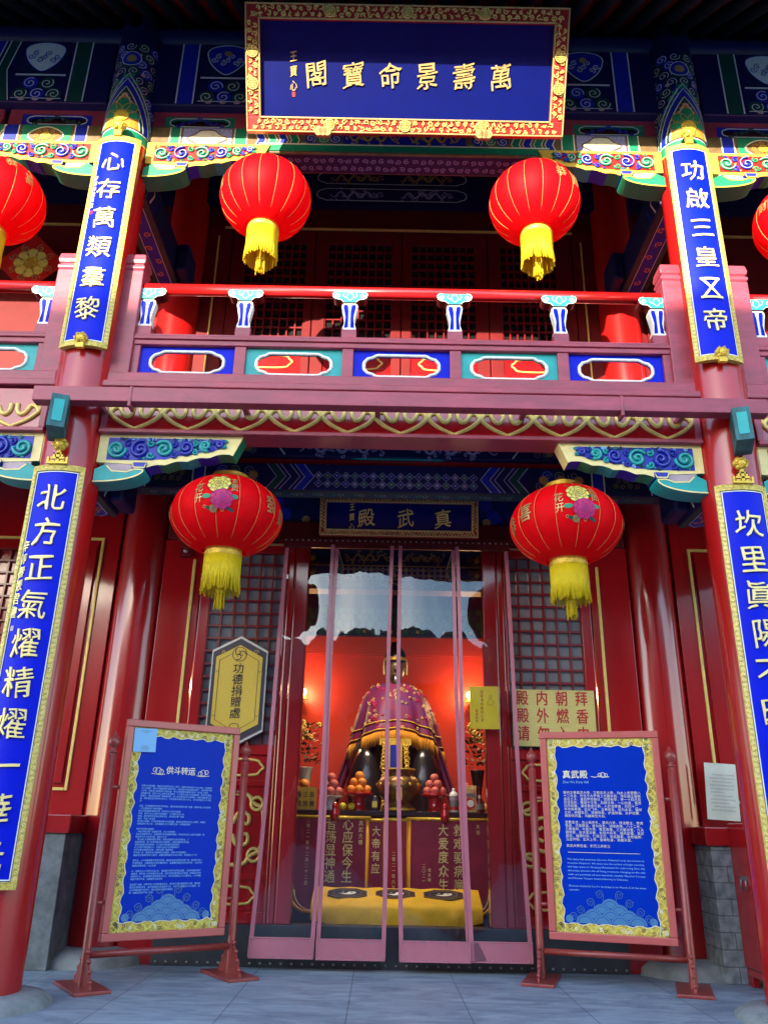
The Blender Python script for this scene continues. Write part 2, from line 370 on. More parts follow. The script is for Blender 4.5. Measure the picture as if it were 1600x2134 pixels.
# --- painted motifs
def medallion(mb, u, v, a, b_, off, fill, line, motif):
    mb.fan([(u + x, v + z) for x, z in circ(0, 0, a, 24, b_)], off, fill)
    mb.ribbon([(u + x, v + z) for x, z in circ(0, 0, a, 24, b_)], .012, off + .002, line, closed=True)
    for k in range(6):
        q = 2 * pi * k / 6; mb.ribbon(spiral(u + a * .5 * cos(q), v + b_ * .5 * sin(q), min(a, b_) * .3, 1.2, q, 1 if k % 2 else -1), .008, off + .002, motif)
    mb.fan(circ(u, v, min(a, b_) * .2, 10), off + .003, 'dull_gold')
def scroll_row(mb, u0, u1, v0, v1, off, cols=('paint_blue', 'paint_green'), line='line_white', r=None, lw=.008, dens=1., seed=0):
    """rows of cloud scrolls: filled discs with a spiral line"""
    rd = random.Random(seed); r = r or (v1 - v0) * .26; n = 0
    v = v0 + r
    while v < v1 - r * .6:
        u = u0 + r + (r if n % 2 else 0)
        k = 0
        while u < u1 - r * .8:
            mb.fan(circ(u, v, r * .98, 14), off, cols[(k + n) % len(cols)])
            mb.ribbon(spiral(u, v, r * .86, 1.5, rd.random() * 6, 1 if (k + n) % 2 else -1, 20), lw, off + .002, line)
            u += r * 2.05 / dens; k += 1
        v += r * 1.75; n += 1
def chevron(mb, u, v0, v1, d, wd, off, m, line='line_white'):
    vm = (v0 + v1) / 2; P = [(u, v0), (u + d, vm), (u, v1)]
    mb.add([(u, v0, off), (u + wd, v0, off), (u + wd + d, vm, off), (u + d, vm, off), (u, v1, off), (u + wd, v1, off)], [(0, 1, 2, 3), (3, 2, 5, 4)], m)
    mb.ribbon(P, .009, off + .002, line); mb.ribbon([(x + wd, z) for x, z in P], .009, off + .002, line)
def band(mb, u0, u1, v0, v1, off, m, line='line_white', lw=.012):
    mb.rect(u0, u1, v0, v1, off, m); mb.rect(u0 - lw, u0, v0, v1, off + .002, line); mb.rect(u1, u1 + lw, v0, v1, off + .002, line)
def lattice_paint(mb, u0, u1, v0, v1, off, step, cols, line):
    n = int((u1 - u0) / step); h = v1 - v0; rows = max(1, round(h / step))
    st = h / rows
    for j in range(rows):
        for i in range(n):
            u = u0 + (i + .5) * (u1 - u0) / n; v = v0 + (j + .5) * st; q = st * .46
            mb.ribbon([(u - q, v), (u, v + q), (u + q, v), (u, v - q)], st * .09, off + .001, line, closed=True)
            mb.fan(circ(u, v, q * .5, 8), off + .002, cols[(i + j) % len(cols)])
            mb.fan([(u - q * .2, v - q * .2), (u + q * .2, v - q * .2), (u + q * .2, v + q * .2), (u - q * .2, v + q * .2)], off + .004, 'mauve' if (i + j) % 2 else 'dull_gold')
def dragon(mb, u0, u1, v, a, off, m, seed=0):
    rd = random.Random(seed); n = 40
    P = [(u0 + (u1 - u0) * i / n, v + a * .55 * sin(i * .62 + seed)) for i in range(n + 1)]
    mb.ribbon(P, a * .42, off, m, taper=lambda t: .35 + .65 * sin(pi * min(1, t * 1.05)))
    for i in range(2, n - 1, 2):
        x, z = P[i]; mb.ribbon(spiral(x + rd.uniform(-.02, .02), z + rd.choice((-1, 1)) * a * .6, a * .3, 1., rd.random() * 6, rd.choice((-1, 1)), 10), a * .14, off + .001, m)

# --- columns of the porch
def make_column(x):
    b = MB().use('column_red'); b.lathe([(.232, 0.07), (.225, 2), (.222, 5), (.215, 6.62)], (x, 0, 0), 40, cap=False)
    b.lathe([(.215, 6.62), (.212, 8.2)], (x, 0, 0), 40, 'deep_blue')
    o = b.build('column', hall)
    p = MB().use('plinth'); p.lathe([(.43, -.05), (.42, .02), (.37, .055), (.27, .075), (.2, .076)], (x, 0, 0), 40); p.build('plinth', o)
    q = MB(); rr = .2155
    q.map = lambda u, v, w_: (x + (rr + w_) * sin(u / rr), -(rr + w_) * cos(u / rr), v)
    # green ring, then a pointed blue and green leaf with a golden bud
    q.rect(-.6, .6, 6.63, 6.72, .001, 'paint_green', 30); q.rect(-.6, .6, 6.615, 6.63, .002, 'pale_gold', 30); q.rect(-.6, .6, 6.72, 6.733, .002, 'line_white', 30)
    def ogive(a, z0, z1, n=9): return [(-a * (1 - (i / n) ** 1.5), z0 + (z1 - z0) * i / n) for i in range(n)] + [(0, z1)] + [(a * (1 - (i / n) ** 1.5), z0 + (z1 - z0) * i / n) for i in range(n - 1, -1, -1)]
    scroll_row(q, -.5, .5, 6.74, 7.78, .0008, ('deep_blue', 'dark_green', 'paint_blue'), 'line_white', .058, .006, 1, 3)
    for s_, (a, z1, m) in enumerate(((.30, 7.36, 'paint_green'), (.26, 7.30, 'paint_blue'), (.20, 7.20, 'dark_green'), (.165, 7.12, 'orange_paint'))):
        P = ogive(a, 6.735, z1); h_ = len(P) // 2
        for i in range(h_):
            q.rect(P[i][0], -P[i][0], P[i][1], P[i][1] + (P[i + 1][1] - P[i][1]) * 1.001, .005 + s_ * .0025, m, 8)
        q.ribbon(P, .009, .007 + s_ * .0025, 'line_white')
    for a0, r_ in ((90, .11), (45, .10), (135, .10), (5, .09), (175, .09)):
        cx_, cy_ = .085 * cos(R(a0)), 6.86 + .12 * sin(R(a0))
        q.fan([(cx_ + r_ * .75 * cos(R(a0)) * cos(t) - r_ * .5 * sin(R(a0)) * sin(t), cy_ + r_ * .75 * sin(R(a0)) * cos(t) + r_ * .5 * cos(R(a0)) * sin(t)) for t in [2 * pi * k / 14 for k in range(14)]], .0165, 'paint_green')
        q.ribbon([(cx_ + r_ * .75 * cos(R(a0)) * cos(t) - r_ * .5 * sin(R(a0)) * sin(t), cy_ + r_ * .75 * sin(R(a0)) * cos(t) + r_ * .5 * cos(R(a0)) * sin(t)) for t in [2 * pi * k / 14 for k in range(14)]], .008, .0185, 'dull_gold', closed=True)
    q.fan(circ(0, 6.85, .062, 16), .021, 'gold')
    q.fan(circ(0, 7.55, .085, 18), .006, 'paint_blue'); q.fan(circ(0, 7.55, .045, 14), .008, 'dull_gold'); q.ribbon(circ(0, 7.55, .085, 18), .008, .009, 'line_white', closed=True)
    for k in (-1, 1): q.fan(circ(.12 * k, 7.38, .022, 8), .006, 'mauve')
    q.build('painted_top', o)
for x in (-2.5, 2.5): make_column(x)
for x in (-2.385, 2.385):                   # columns of the wall behind
    b = MB().use('lacquer'); b.lathe([(.255, .05), (.25, 2), (.245, 4.1)], (x, 1.79, 0), 40, cap=False); o = b.build('column', hall)
    p = MB().use('plinth'); p.lathe([(.44, -.05), (.42, .05), (.36, .10), (.27, .12), (.2, .121)], (x, 1.70, 0), 40); p.build('plinth', o)
    b = MB().use('column_red'); b.lathe([(.225, 4.2), (.22, 8.3)], (x, 1.79, 0), 40, cap=False); b.build('column', hall)

# --- eaves beams of the upper storey
SPANS = ((-8, -2.7), (-2.3, 2.3), (2.7, 8)); eb = []
for a, c in SPANS: b = MB().use('deep_blue'); b.box(a, c, -.12, .2, 7.11, 7.86); eb.append(b.build('eaves_beam', hall, .01))
def beam_side(x0, s, main):
    """painted decoration beside a column: s = +1 runs to the right from x0"""
    X = lambda a, b_: (min(x0 + s * a, x0 + s * b_), max(x0 + s * a, x0 + s * b_))
    c1, c2 = ('paint_blue', 'dark_green') if main else ('dark_green', 'paint_blue')
    band(q, *X(.13, .27), 7.12, 7.86, .003, c1)
    u0, u1 = X(.32, .78); um = (u0 + u1) / 2
    q.rect(u0, u1, 7.44, 7.86, .003, 'deep_blue')
    P = [(um + x, 7.66 + z) for x, z in smooth([(-.2, .14), (0, .2), (.2, .14), (.17, -.02), (.1, -.12), (0, -.2), (-.1, -.12), (-.17, -.02)], 2, True)]
    q.fan(P, .006, 'paint_blue' if main else 'line_white'); q.ribbon(P, .010, .008, 'line_white' if main else 'paint_blue', closed=True)
    q.ribbon([(u0, 7.44), (u1, 7.44)], .012, .007, 'line_white')
    for k in range(7): q.ribbon(spiral(um - .12 + .04 * k, 7.66 + .05 * sin(k * 2.1), .035, 1.3, k, 1 if k % 2 else -1, 12), .009, .010, 'line_white' if main else 'paint_blue')
    if main: q.fan(circ(um, 7.74, .035, 12), .012, 'dull_gold')
    scroll_row(q, u0, u1, 7.13, 7.43, .004, ('dark_green', 'paint_blue'), 'line_white', .075, .007, 1, int(x0 * 10))
    for k in range(3): q.fan(circ(u0 + .1 + k * .13, 7.135, .03, 8, .018), .008, 'mauve')
    scroll_row(q, u0 + .01, u1 - .01, 7.46, 7.85, .0036, ('deep_blue', 'deep_blue'), 'dark_green', .04, .006, 1, 11)
    for z in (7.15, 7.43): q.ribbon([(u0, z), (u1, z)], .007, .006, 'line_white')
    cx_ = x0 + s * .84
    for k, m in enumerate((c1, c2, c1)): chevron(q, cx_ + s * k * .13 - (.05 if s < 0 else 0), 7.12, 7.86, .07 * s, .09, .004, m)
    a, b2 = X(1.25, 2.6); scroll_row(q, a, b2, 7.13, 7.85, .004, ('dark_green', 'deep_blue', 'paint_blue'), 'line_white', .09, .007, 1, 4)
for par, args in ((eb[1], ((-2.2, 1, True), (2.2, -1, True))), (eb[0], ((-2.8, -1, False),)), (eb[2], ((2.8, 1, False),))):
    q = MB(); q.map = yz(-.12)
    for a in args: beam_side(*a)
    q.build('ornament', par)
p = MB().use('deep_blue'); p.tube([(-8, .0, 8.02), (8, .0, 8.02)], .13, 16); p.build('purlin', hall)
# frieze between the two beams: frames with carved openings
b = MB().use('dark_red'); b.box(-8, 8, .02, .10, 6.93, 7.10, 'hall_dark')
for x0, x1 in ((-2.3, -1.42), (1.42, 2.3), (-1.38, 1.38), (-3.6, -2.72), (2.72, 3.6), (-4.6, -3.66), (3.66, 4.6)):
    b.box(x0, x1, -.03, .02, 7.06, 7.11, 'faded_red'); b.box(x0, x0 + .12, -.032, .02, 6.925, 7.06, 'faded_red'); b.box(x1 - .12, x1, -.032, .02, 6.925, 7.06, 'faded_red')
o = b.build('frieze', hall)
def holed(mb, x0, x1, z0, z1, hole, y0, y1, m):
    """board with a shaped opening; hole is a list of (x,z)"""
    cx_, cz = (x0 + x1) / 2, (z0 + z1) / 2; A, B = (x1 - x0) / 2, (z1 - z0) / 2; out = []
    for x, z in hole:
        dx, dz = x - cx_, z - cz; k = min(A / abs(dx) if abs(dx) > 1e-6 else 1e9, B / abs(dz) if abs(dz) > 1e-6 else 1e9); out.append((cx_ + dx * k, cz + dz * k))
    for c in ((x0, z0), (x0, z1), (x1, z0), (x1, z1)):
        i = min(range(len(out)), key=lambda j: (out[j][0] - c[0]) ** 2 + (out[j][1] - c[1]) ** 2); out[i] = c
    n = len(hole); vs = [(x, y, z) for y in (y0, y1) for P in (hole, out) for x, z in P]; fs = []
    for i in range(n):
        j = (i + 1) % n; fs += [(i, j, n + j, n + i), (2 * n + i, 3 * n + i, 3 * n + j, 2 * n + j), (i, 2 * n + i, 2 * n + j, j), (n + i, n + j, 3 * n + j, 3 * n + i)]
    mb.add(vs, fs, m)
for k, (x0, x1) in enumerate(((-2.18, -1.54), (1.54, 2.18), (-3.48, -2.84), (2.84, 3.48), (-1.26, -.3), (.3, 1.26))):
    q = MB(); cx_ = (x0 + x1) / 2; H_ = [(cx_ + x, 6.99 + z) for x, z in lobed((x1 - x0) / 2 - .05, .048, .05)]
    holed(q, x0, x1, 6.93, 7.058, H_, -.026, .0, 'paint_green' if k in (0, 1) else 'paint_blue')
    q.map = yz(-.028); q.ribbon(H_, .010, .002, 'line_white', closed=True); q.map = None
    for j in range(9):
        t = (j - 4) / 4; q.tube([(cx_ + t * .2 + a, -.035, 6.945 + (1 - abs(t)) * .08 + c) for a, c in spiral(0, 0, .024, 1.2, j, 1 if j % 2 else -1, 12)], .006, 5, 'dark_green' if k > 1 else 'paint_blue')
    q.build('carved_board', o)
# small painted tie beam
tb = []
for a, c in ((-8, -2.72), (-2.28, 2.28), (2.72, 8)): b = MB().use('brown_paint'); b.box(a, c, -.05, .2, 6.64, 6.92); tb.append(b.build('tie_beam', hall, .015))
q0 = MB(); q0.map = yz(-.05); z0, z1 = 6.655, 6.905
for s in (-1, 1):
    q = q0; X = lambda a, b_: (min(s * a, s * b_), max(s * a, s * b_))
    band(q, *X(2.02, 2.10), z0, z1, .003, 'paint_green', 'cream'); q.rect(*X(1.55, 1.99), z0, z1, .003, 'lilac'); band(q, *X(1.42, 1.52), z0, z1, .003, 'paint_green', 'cream')
    P = smooth([(s * 1.77 + x, 6.78 + z) for x, z in ((-.2, 0), (-.1, .05), (-.07, .1), (.07, .1), (.1, .05), (.2, 0), (.1, -.05), (.07, -.1), (-.07, -.1), (-.1, -.05))], 2, True)
    q.fan(P, .006, 'cream'); q.ribbon(P, .014, .008, 'brown_paint', closed=True)
    for k in range(10): q.ribbon(spiral(s * 1.77 + (k - 4.5) * .03, 6.78 + .035 * sin(k * 2.3), .014, 1.1, k, 1, 8), .004, .010, 'pale_gold')
    for k in range(24): q.ribbon(spiral(s * 1.77 + (k % 12 - 5.5) * .037, (z0 + .03 if k < 12 else z1 - .03), .014, 1.2, k, 1, 8), .005, .006, 'line_white')
    for k in range(4): chevron(q, s * (1.36 - k * .10) - (.05 if s > 0 else 0), z0, z1, -.05 * s, .07, .003, ('paint_blue', 'paint_green')[k % 2], 'cream')
    a, b2 = X(.55, .95); scroll_row(q, a, b2, z0, z1, .003, ('paint_green', 'paint_blue'), 'cream', .055, .006, 1, 9)
    # side bay
    q = MB(); q.map = yz(-.05)
    band(q, *X(2.86, 2.96), z0, z1, .003, 'paint_blue', 'cream'); q.rect(*X(3.0, 3.44), z0, z1, .003, 'paint_green'); band(q, *X(3.48, 3.6), z0, z1, .003, 'paint_blue', 'cream')
    P = smooth([(s * 3.22 + x, 6.78 + z) for x, z in ((-.19, 0), (-.06, .1), (.06, .1), (.19, 0), (.06, -.1), (-.06, -.1))], 2, True)
    q.fan(P, .006, 'brown_paint'); q.ribbon(P, .012, .008, 'cream', closed=True); q.fan(circ(s * 3.22, 6.78, .045, 12), .010, 'gold')
    for k in range(8): q.ribbon(spiral(s * 3.22 + .09 * cos(k * pi / 4), 6.78 + .06 * sin(k * pi / 4), .026, 1.2, k, 1, 10), .008, .010, 'orange_paint')
    for k in range(3): chevron(q, s * (3.66 + k * .1), z0, z1, .05 * s, .07, .003, ('paint_green', 'paint_blue')[k % 2], 'cream')
    q.build('ornament', tb[1 + s])
q = q0
q.rect(-.55, .55, z0 + .09, z1, .003, 'paint_blue'); q.rect(-1.3, 1.3, z0, z0 + .07, .009, 'paint_green'); q.rect(-1.3, 1.3, z0 + .07, z0 + .085, .010, 'cream')
dragon(q, -.52, -.04, 6.82, .06, .006, 'gold', 1); dragon(q, .04, .52, 6.82, .06, .006, 'gold', 2)
q.map = lambda u, v, w_: (u, v, 6.64 - w_)          # underside
q.rect(-1.15, 1.15, -.03, .18, .003, 'deep_blue')
for k in range(60): q.ribbon(spiral(-1.1 + k * .0375, .03 + .09 * (k % 2), .03, 1.4, k, 1 if k % 2 else -1, 12), .007, .006, 'lilac')
q.build('ornament', tb[1])

# --- carved brackets under both beams
def bracket_bottom(x):
    """lower outline from the column (x=0) to the tip (x=1.08), measured below the top edge"""
    t = max(0, min(1, (x - .36) / .72)); return -.285 + .145 * t + .016 * abs(sin(t * pi * 4.5))
def make_bracket(x0, ztop, s, style):
    field, c1, c2, edge = ('paint_blue', 'teal', 'paint_blue', 'cream_gold') if style == 'low' else ('bright_red', 'paint_green', 'paint_blue', 'gilt')
    b = MB(); n = 27; top = [(0, 0), (1.09, 0), (1.02, -.165)]
    bot = [(1.02 - (1.02 - .37) * i / n, bracket_bottom(1.02 - (1.02 - .37) * i / n)) for i in range(1, n + 1)] + [(.30, -.25), (0, -.235)]
    poly = [(x0 + s * x, ztop + z) for x, z in top + bot]
    if s > 0: poly = poly[::-1]
    seg = lambda i: edge if i < 2 else (('paint_blue', 'paint_green', 'teal')[(i // 6) % 3])
    b.prism(poly, -.075, .075, edge, seg)
    o = b.build('bracket', hall)
    q = MB(); q.map = lambda u, v, w_: (x0 + s * u, -.075 - w_, ztop + v)
    # recessed field
    m_ = 26; up = [(.07 + (.95 - .07) * i / m_, -.03) for i in range(m_ + 1)]; lo = [(u, max(-.215, bracket_bottom(u) + .045)) for u, _ in up]; lo[-1] = (.93, -.10)
    q.add([(u, v, .003) for u, v in up] + [(u, v, .003) for u, v in lo], [(i, i + 1, m_ + 2 + i, m_ + 1 + i) for i in range(m_)], field)
    k = 0; u = .14
    while u < .93:
        hgt = -.03 - max(-.215, bracket_bottom(u) + .045); r_ = hgt * .40; vm = -.035 - hgt / 2
        c_ = (c1, c2)[k % 2]
        q.tube([(a, c, .012) for a, c in spiral(u, vm, r_, 1.7, k * 1.3, 1 if k % 2 else -1, 26)], .014 if style == 'low' else .011, 6, c_, up=Vector((0, 0, 1)))
        q.tube([(a, c, .021) for a, c in spiral(u, vm, r_ * 1.02, 1.5, k * 1.3, 1 if k % 2 else -1, 22)], .0035, 4, 'line_white', up=Vector((0, 0, 1)))
        q.fan(circ(u, vm, r_ * .55, 12), .006, c_)
        for j in (-1, 1):
            q.tube([(u + r_ * 1.1 + a, vm + j * hgt * .26 + c, .010) for a, c in spiral(0, 0, r_ * .42, 1.2, k + j, j, 12)], .009, 5, (c2, c1)[k % 2], up=Vector((0, 0, 1)))
        u += r_ * 2.25 + .012; k += 1
    rd = random.Random(int(x0 * 100 + ztop * 10))
    for k in range(46):
        u = rd.uniform(.10, .92); v0_, v1_ = max(-.215, bracket_bottom(u) + .045) + .014, -.042; vv = rd.choice((v0_, v1_, rd.uniform(v0_, v1_)))
        q.tube([(a, c, .007) for a, c in spiral(u, vv, rd.uniform(.009, .019), 1.3, rd.random() * 6, rd.choice((-1, 1)), 9)], .0045, 4, rd.choice((c1, c2, 'dark_green', 'sheet_blue' if style == 'low' else 'gilt')), up=Vector((0, 0, 1)))
    q.build('carving', o)
    # block and curved arm against the column
    a = MB(); P = [(0, -.30)] + [(.08, -.255), (.13, -.305), (.24, -.31), (.30, -.285), (.37, -.29)] + [(.375 - .375 * (1 - cos(pi / 2 * i / 10)) , -.29 - .115 * sin(pi / 2 * i / 10)) for i in range(1, 11)]
    P = [(x0 + s * x, ztop + z) for x, z in P]
    if s > 0: P = P[::-1]
    a.prism(P, -.09, .09, 'teal' if style == 'low' else 'paint_green')
    a.box(*sorted((x0 + s * .28, x0 + s * .38)), -.095, .095, ztop - .282, ztop - .232, 'paint_blue')
    a.box(*sorted((x0 + s * .06, x0 + s * .27)), -.07, .07, ztop - .298, ztop - .238, 'mauve')
    a.map = lambda u, v, w_: (x0 + s * u, -.09 - w_, ztop + v)
    Q = [(.0, -.398)] + [(.365 - .365 * (1 - cos(pi / 2 * i / 10)), -.297 - .102 * sin(pi / 2 * i / 10)) for i in range(10, 0, -1)] + [(.36, -.298), (.3, -.295), (.24, -.318), (.13, -.313), (.085, -.27)]
    a.ribbon(Q, .011, .003, edge); a.ribbon([(.275, -.237), (.385, -.237), (.37, -.282), (.29, -.282), (.275, -.237)], .010, .008, edge)
    a.map = lambda u, v, w_: (x0 + s * u, v, ztop - .405 - w_) ; a.map = None
    a.build('bracket_arm', o)
for sx in (-1, 1):
    for d in (-1, 1):
        make_bracket(sx * 2.5 + d * .215, 6.70, d, 'high'); make_bracket(sx * 2.5 + d * .215, 3.80, d, 'low')

# --- fascia of the balcony with raised gold scrolls, and the plain trough board in front of it
def fascia(x0, x1):
    b = MB().use('lacquer'); b.box(x0, x1, -.10, .10, 3.83, 4.17, 'lacquer'); b.box(x0, x1, -.125, .10, 3.795, 3.828, 'faded_red')
    b.box(x0, x0 + .05, -.112, -.10, 3.83, 4.1, 'faded_red'); b.box(x1 - .05, x1, -.112, -.10, 3.83, 4.1, 'faded_red')
    o = b.build('fascia', hall, .006)
    q = MB().use('pale_gold'); n = max(2, round((x1 - x0 - .1) / .41)); wd = (x1 - x0 - .12) / n
    for i in range(n + 1):
        xs = x0 + .06 + i * wd; zt = 4.0
        T = lambda P: [(xs + x, -.105, zt + z) for x, z in P]
        if i < n:
            q.tube(T(smooth([(.0, -.03), (.05, -.085), (wd * .28, -.125), (wd * .5, -.165), (wd * .5, -.165), (wd * .72, -.125), (wd - .05, -.085), (wd, -.03)], 2)), .019, 7, taper=lambda q_: 1 - .25 * abs(sin(q_ * pi)) ** 2)
            q.tube(T(smooth([(.005, -.035), (.025, .01), (.075, .02), (.095, -.035), (.135, -.068), (.172, -.035), (.175, .03)], 2)), .018, 7)
            q.tube(T(smooth([(wd - .005, -.035), (wd - .025, .01), (wd - .075, .02), (wd - .095, -.035), (wd - .135, -.068), (wd - .172, -.035), (wd - .175, .03)], 2)), .018, 7)
        q.tube(T([(0, -.045), (0, .02)]), .014, 7)
    q.build('gold_scrolls', o)
fascia(-2.29, 2.29); fascia(-7.2, -2.71); fascia(2.71, 7.2)
b = MB().use('faded_red'); b.box(-2.72, -2.003, -.37, -.27, 3.925, 4.045); b.box(-1.997, 1.617, -.37, -.27, 3.925, 4.045); b.box(1.623, 2.70, -.37, -.27, 3.925, 4.045)
b.box(-2.012, -1.988, -.376, -.27, 3.885, 4.05); b.box(1.608, 1.632, -.376, -.27, 3.885, 4.05)
for x in (-2.3, -1.2, -.2, .9, 2.1): b.box(x, x + .04, -.27, -.1, 3.96, 4.0)
b.build('trough_board', hall, .005)
# balcony floor and joists
b = MB().use('dark_red'); b.box(-8, 8, .10, 1.70, 4.175, 4.24); b.build('balcony_floor', hall)

# --- roof: soffit, rafters, tiles
b = MB().use('hall_dark')
zs = lambda y: 8.15 + .82 * y
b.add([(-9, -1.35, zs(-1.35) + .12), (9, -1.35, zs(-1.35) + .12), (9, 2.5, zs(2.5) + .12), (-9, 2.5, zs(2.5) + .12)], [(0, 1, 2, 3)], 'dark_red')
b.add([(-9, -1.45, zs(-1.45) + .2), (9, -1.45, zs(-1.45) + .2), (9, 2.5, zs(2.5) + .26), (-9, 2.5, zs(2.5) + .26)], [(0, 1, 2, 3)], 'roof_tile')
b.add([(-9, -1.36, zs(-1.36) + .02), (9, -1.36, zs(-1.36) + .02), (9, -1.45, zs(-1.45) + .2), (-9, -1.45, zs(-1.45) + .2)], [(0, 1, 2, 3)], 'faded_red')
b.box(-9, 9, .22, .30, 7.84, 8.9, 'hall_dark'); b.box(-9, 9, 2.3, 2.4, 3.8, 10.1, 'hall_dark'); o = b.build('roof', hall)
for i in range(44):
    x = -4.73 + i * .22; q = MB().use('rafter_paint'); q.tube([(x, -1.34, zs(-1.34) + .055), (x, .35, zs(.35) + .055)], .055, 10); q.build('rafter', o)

# --- upper wall with four lattice doors
UY = 1.75
b = MB().use('shade_red'); b.box(-2.2, -1.88, UY, UY + .08, 4.24, 7.35); b.box(1.93, 2.2, UY, UY + .08, 4.24, 7.35); b.box(-8, -2.6, UY, UY + .08, 4.24, 7.35); b.box(2.6, 8, UY, UY + .08, 4.24, 7.35)
b.box(-8, 8, UY + .0, UY + .1, 7.352, 7.62, 'dark_red'); b.box(-8, 8, UY + .14, UY + .2, 4.24, 7.6, 'hall_dark'); b.box(-1.97, 1.94, UY - .02, UY - .002, 7.31, 7.335, 'pale_gold')
for s in (-1, 1):
    b.box(*sorted((s * 2.62, s * 7)), UY - .02, UY - .002, 7.31, 7.335, 'pale_gold'); b.box(*sorted((s * 2.02, s * 2.035)), UY - .02, UY - .002, 4.4, 7.2, 'pale_gold')
b.build('upper_wall', hall)
def lattice(mb, x0, x1, z0, z1, y, nx, nz, m='lattice_red', wd=.017, d=.03):
    for i in range(nx + 1): x = x0 + (x1 - x0) * i / nx; mb.box(x - wd / 2, x + wd / 2, y, y + d, z0, z1, m)
    for j in range(nz + 1): z = z0 + (z1 - z0) * j / nz; mb.box(x0, x1, y - .003, y + d - .003, z - wd / 2, z + wd / 2, m)
def oval(mb, cx_, cz, a, b_, y, m='pale_gold', r=.011):
    P = smooth([(cx_ + x, y, cz + z) for x, z in ((-a + b_ * .9, b_), (a - b_ * .9, b_), (a - b_ * .6, b_ * .45), (a, 0), (a - b_ * .6, -b_ * .45), (a - b_ * .9, -b_), (-a + b_ * .9, -b_), (-a + b_ * .6, -b_ * .45), (-a, 0), (-a + b_ * .6, b_ * .45))], 2, True)
    mb.tube(P, r, 6, m, closed=True)
def leaf(x0, x1, zb, zl0, zl1, zt, y, nx, nz, lx0, lx1, parent, gold=False):
    """door leaf: frame, lattice window above, panels below"""
    b = MB().use('lacquer' if gold else 'shade_red'); b.box(x0, lx0, y, y + .06, zb, zt); b.box(lx1, x1, y, y + .06, zb, zt); b.box(lx0, lx1, y, y + .06, zl1, zt); b.box(lx0, lx1, y, y + .06, zb, zb + .09)
    b.box(lx0, lx1, y, y + .06, zl0 - .08, zl0); o = b.build('door_leaf', parent, .006)
    q = MB(); lattice(q, lx0, lx1, zl0, zl1, y + .015, nx, nz); q.build('lattice', o)
    g_ = MB().use('window_glass' if gold else 'dark_glass'); g_.rect(lx0, lx1, zl0, zl1); g_.v = [(a, y + .05, c) for a, c, _ in g_.v]; g_.build('pane', o)
    H_ = zl0 - .08 - zb - .09; t = MB().use('lacquer'); t.box(lx0, lx1, y + .025, y + .05, zb + .09, zl0 - .08)
    za, zc = zl0 - .08 - H_ * .17, zb + .09 + H_ * .19
    t.box(lx0, lx1, y + .002, y + .024, za - .05, za, 'lacquer'); t.box(lx0, lx1, y + .002, y + .024, zc, zc + .05, 'lacquer')
    t.build('lower_panel', o, .004)
    q = MB(); cx_ = (lx0 + lx1) / 2; A = (lx1 - lx0) / 2; oval(q, cx_, (zl0 - .08 + za) / 2, A * .78, H_ * .055, y + .02); oval(q, cx_, (zb + .09 + zc) / 2, A * .78, H_ * .055, y + .02)
    zm = (za - .05 + zc + .05) / 2; hm = (za - zc - .1) / 2 * .82; yy = y + .02
    if gold:
        for s in (-1, 1):                    # interlaced ruyi frame
            q.tube(smooth([(cx_, yy, zm + hm), (cx_ + s * A * .45, yy, zm + hm), (cx_ + s * A * .55, yy - .01, zm + hm * .72), (cx_ + s * A * .82, yy, zm + hm * .62), (cx_ + s * A * .85, yy, zm), (cx_ + s * A * .82, yy, zm - hm * .62), (cx_ + s * A * .55, yy - .01, zm - hm * .72), (cx_ + s * A * .45, yy, zm - hm), (cx_, yy, zm - hm)], 2), .017, 7, 'pale_gold')
            for t_ in (-1, 1):
                q.tube([(cx_ + s * A * .66 + a, yy - .012, zm + t_ * hm * .72 + c) for a, c in circ(0, 0, .05, 14)], .014, 6, 'pale_gold', closed=True)
                q.tube(smooth([(cx_ + s * A * .1, yy, zm + t_ * hm * .15), (cx_ + s * A * .2, yy, zm + t_ * hm * .5), (cx_ + s * A * .5, yy, zm + t_ * hm * .42), (cx_ + s * A * .48, yy, zm + t_ * hm * .1), (cx_ + s * A * .3, yy, zm + t_ * hm * .2)], 2), .016, 7, 'pale_gold')
    q.build('gold_relief', o)
for x0, x1, a, c in ((-1.87, -.945, -1.72, -1.03), (-.935, .02, -.80, -.08), (.03, .97, .13, .84), (.98, 1.92, 1.12, 1.74)):
    leaf(x0, x1, 4.26, 5.80, 7.15, 7.30, UY, 8, 12, a, c, hall)
for x0, x1, a, c in ((-3.6, -2.66, -3.5, -2.8), (2.66, 3.6, 2.8, 3.5)):
    leaf(x0, x1, 4.26, 5.80, 7.15, 7.30, UY - .03, 8, 12, a, c, hall)
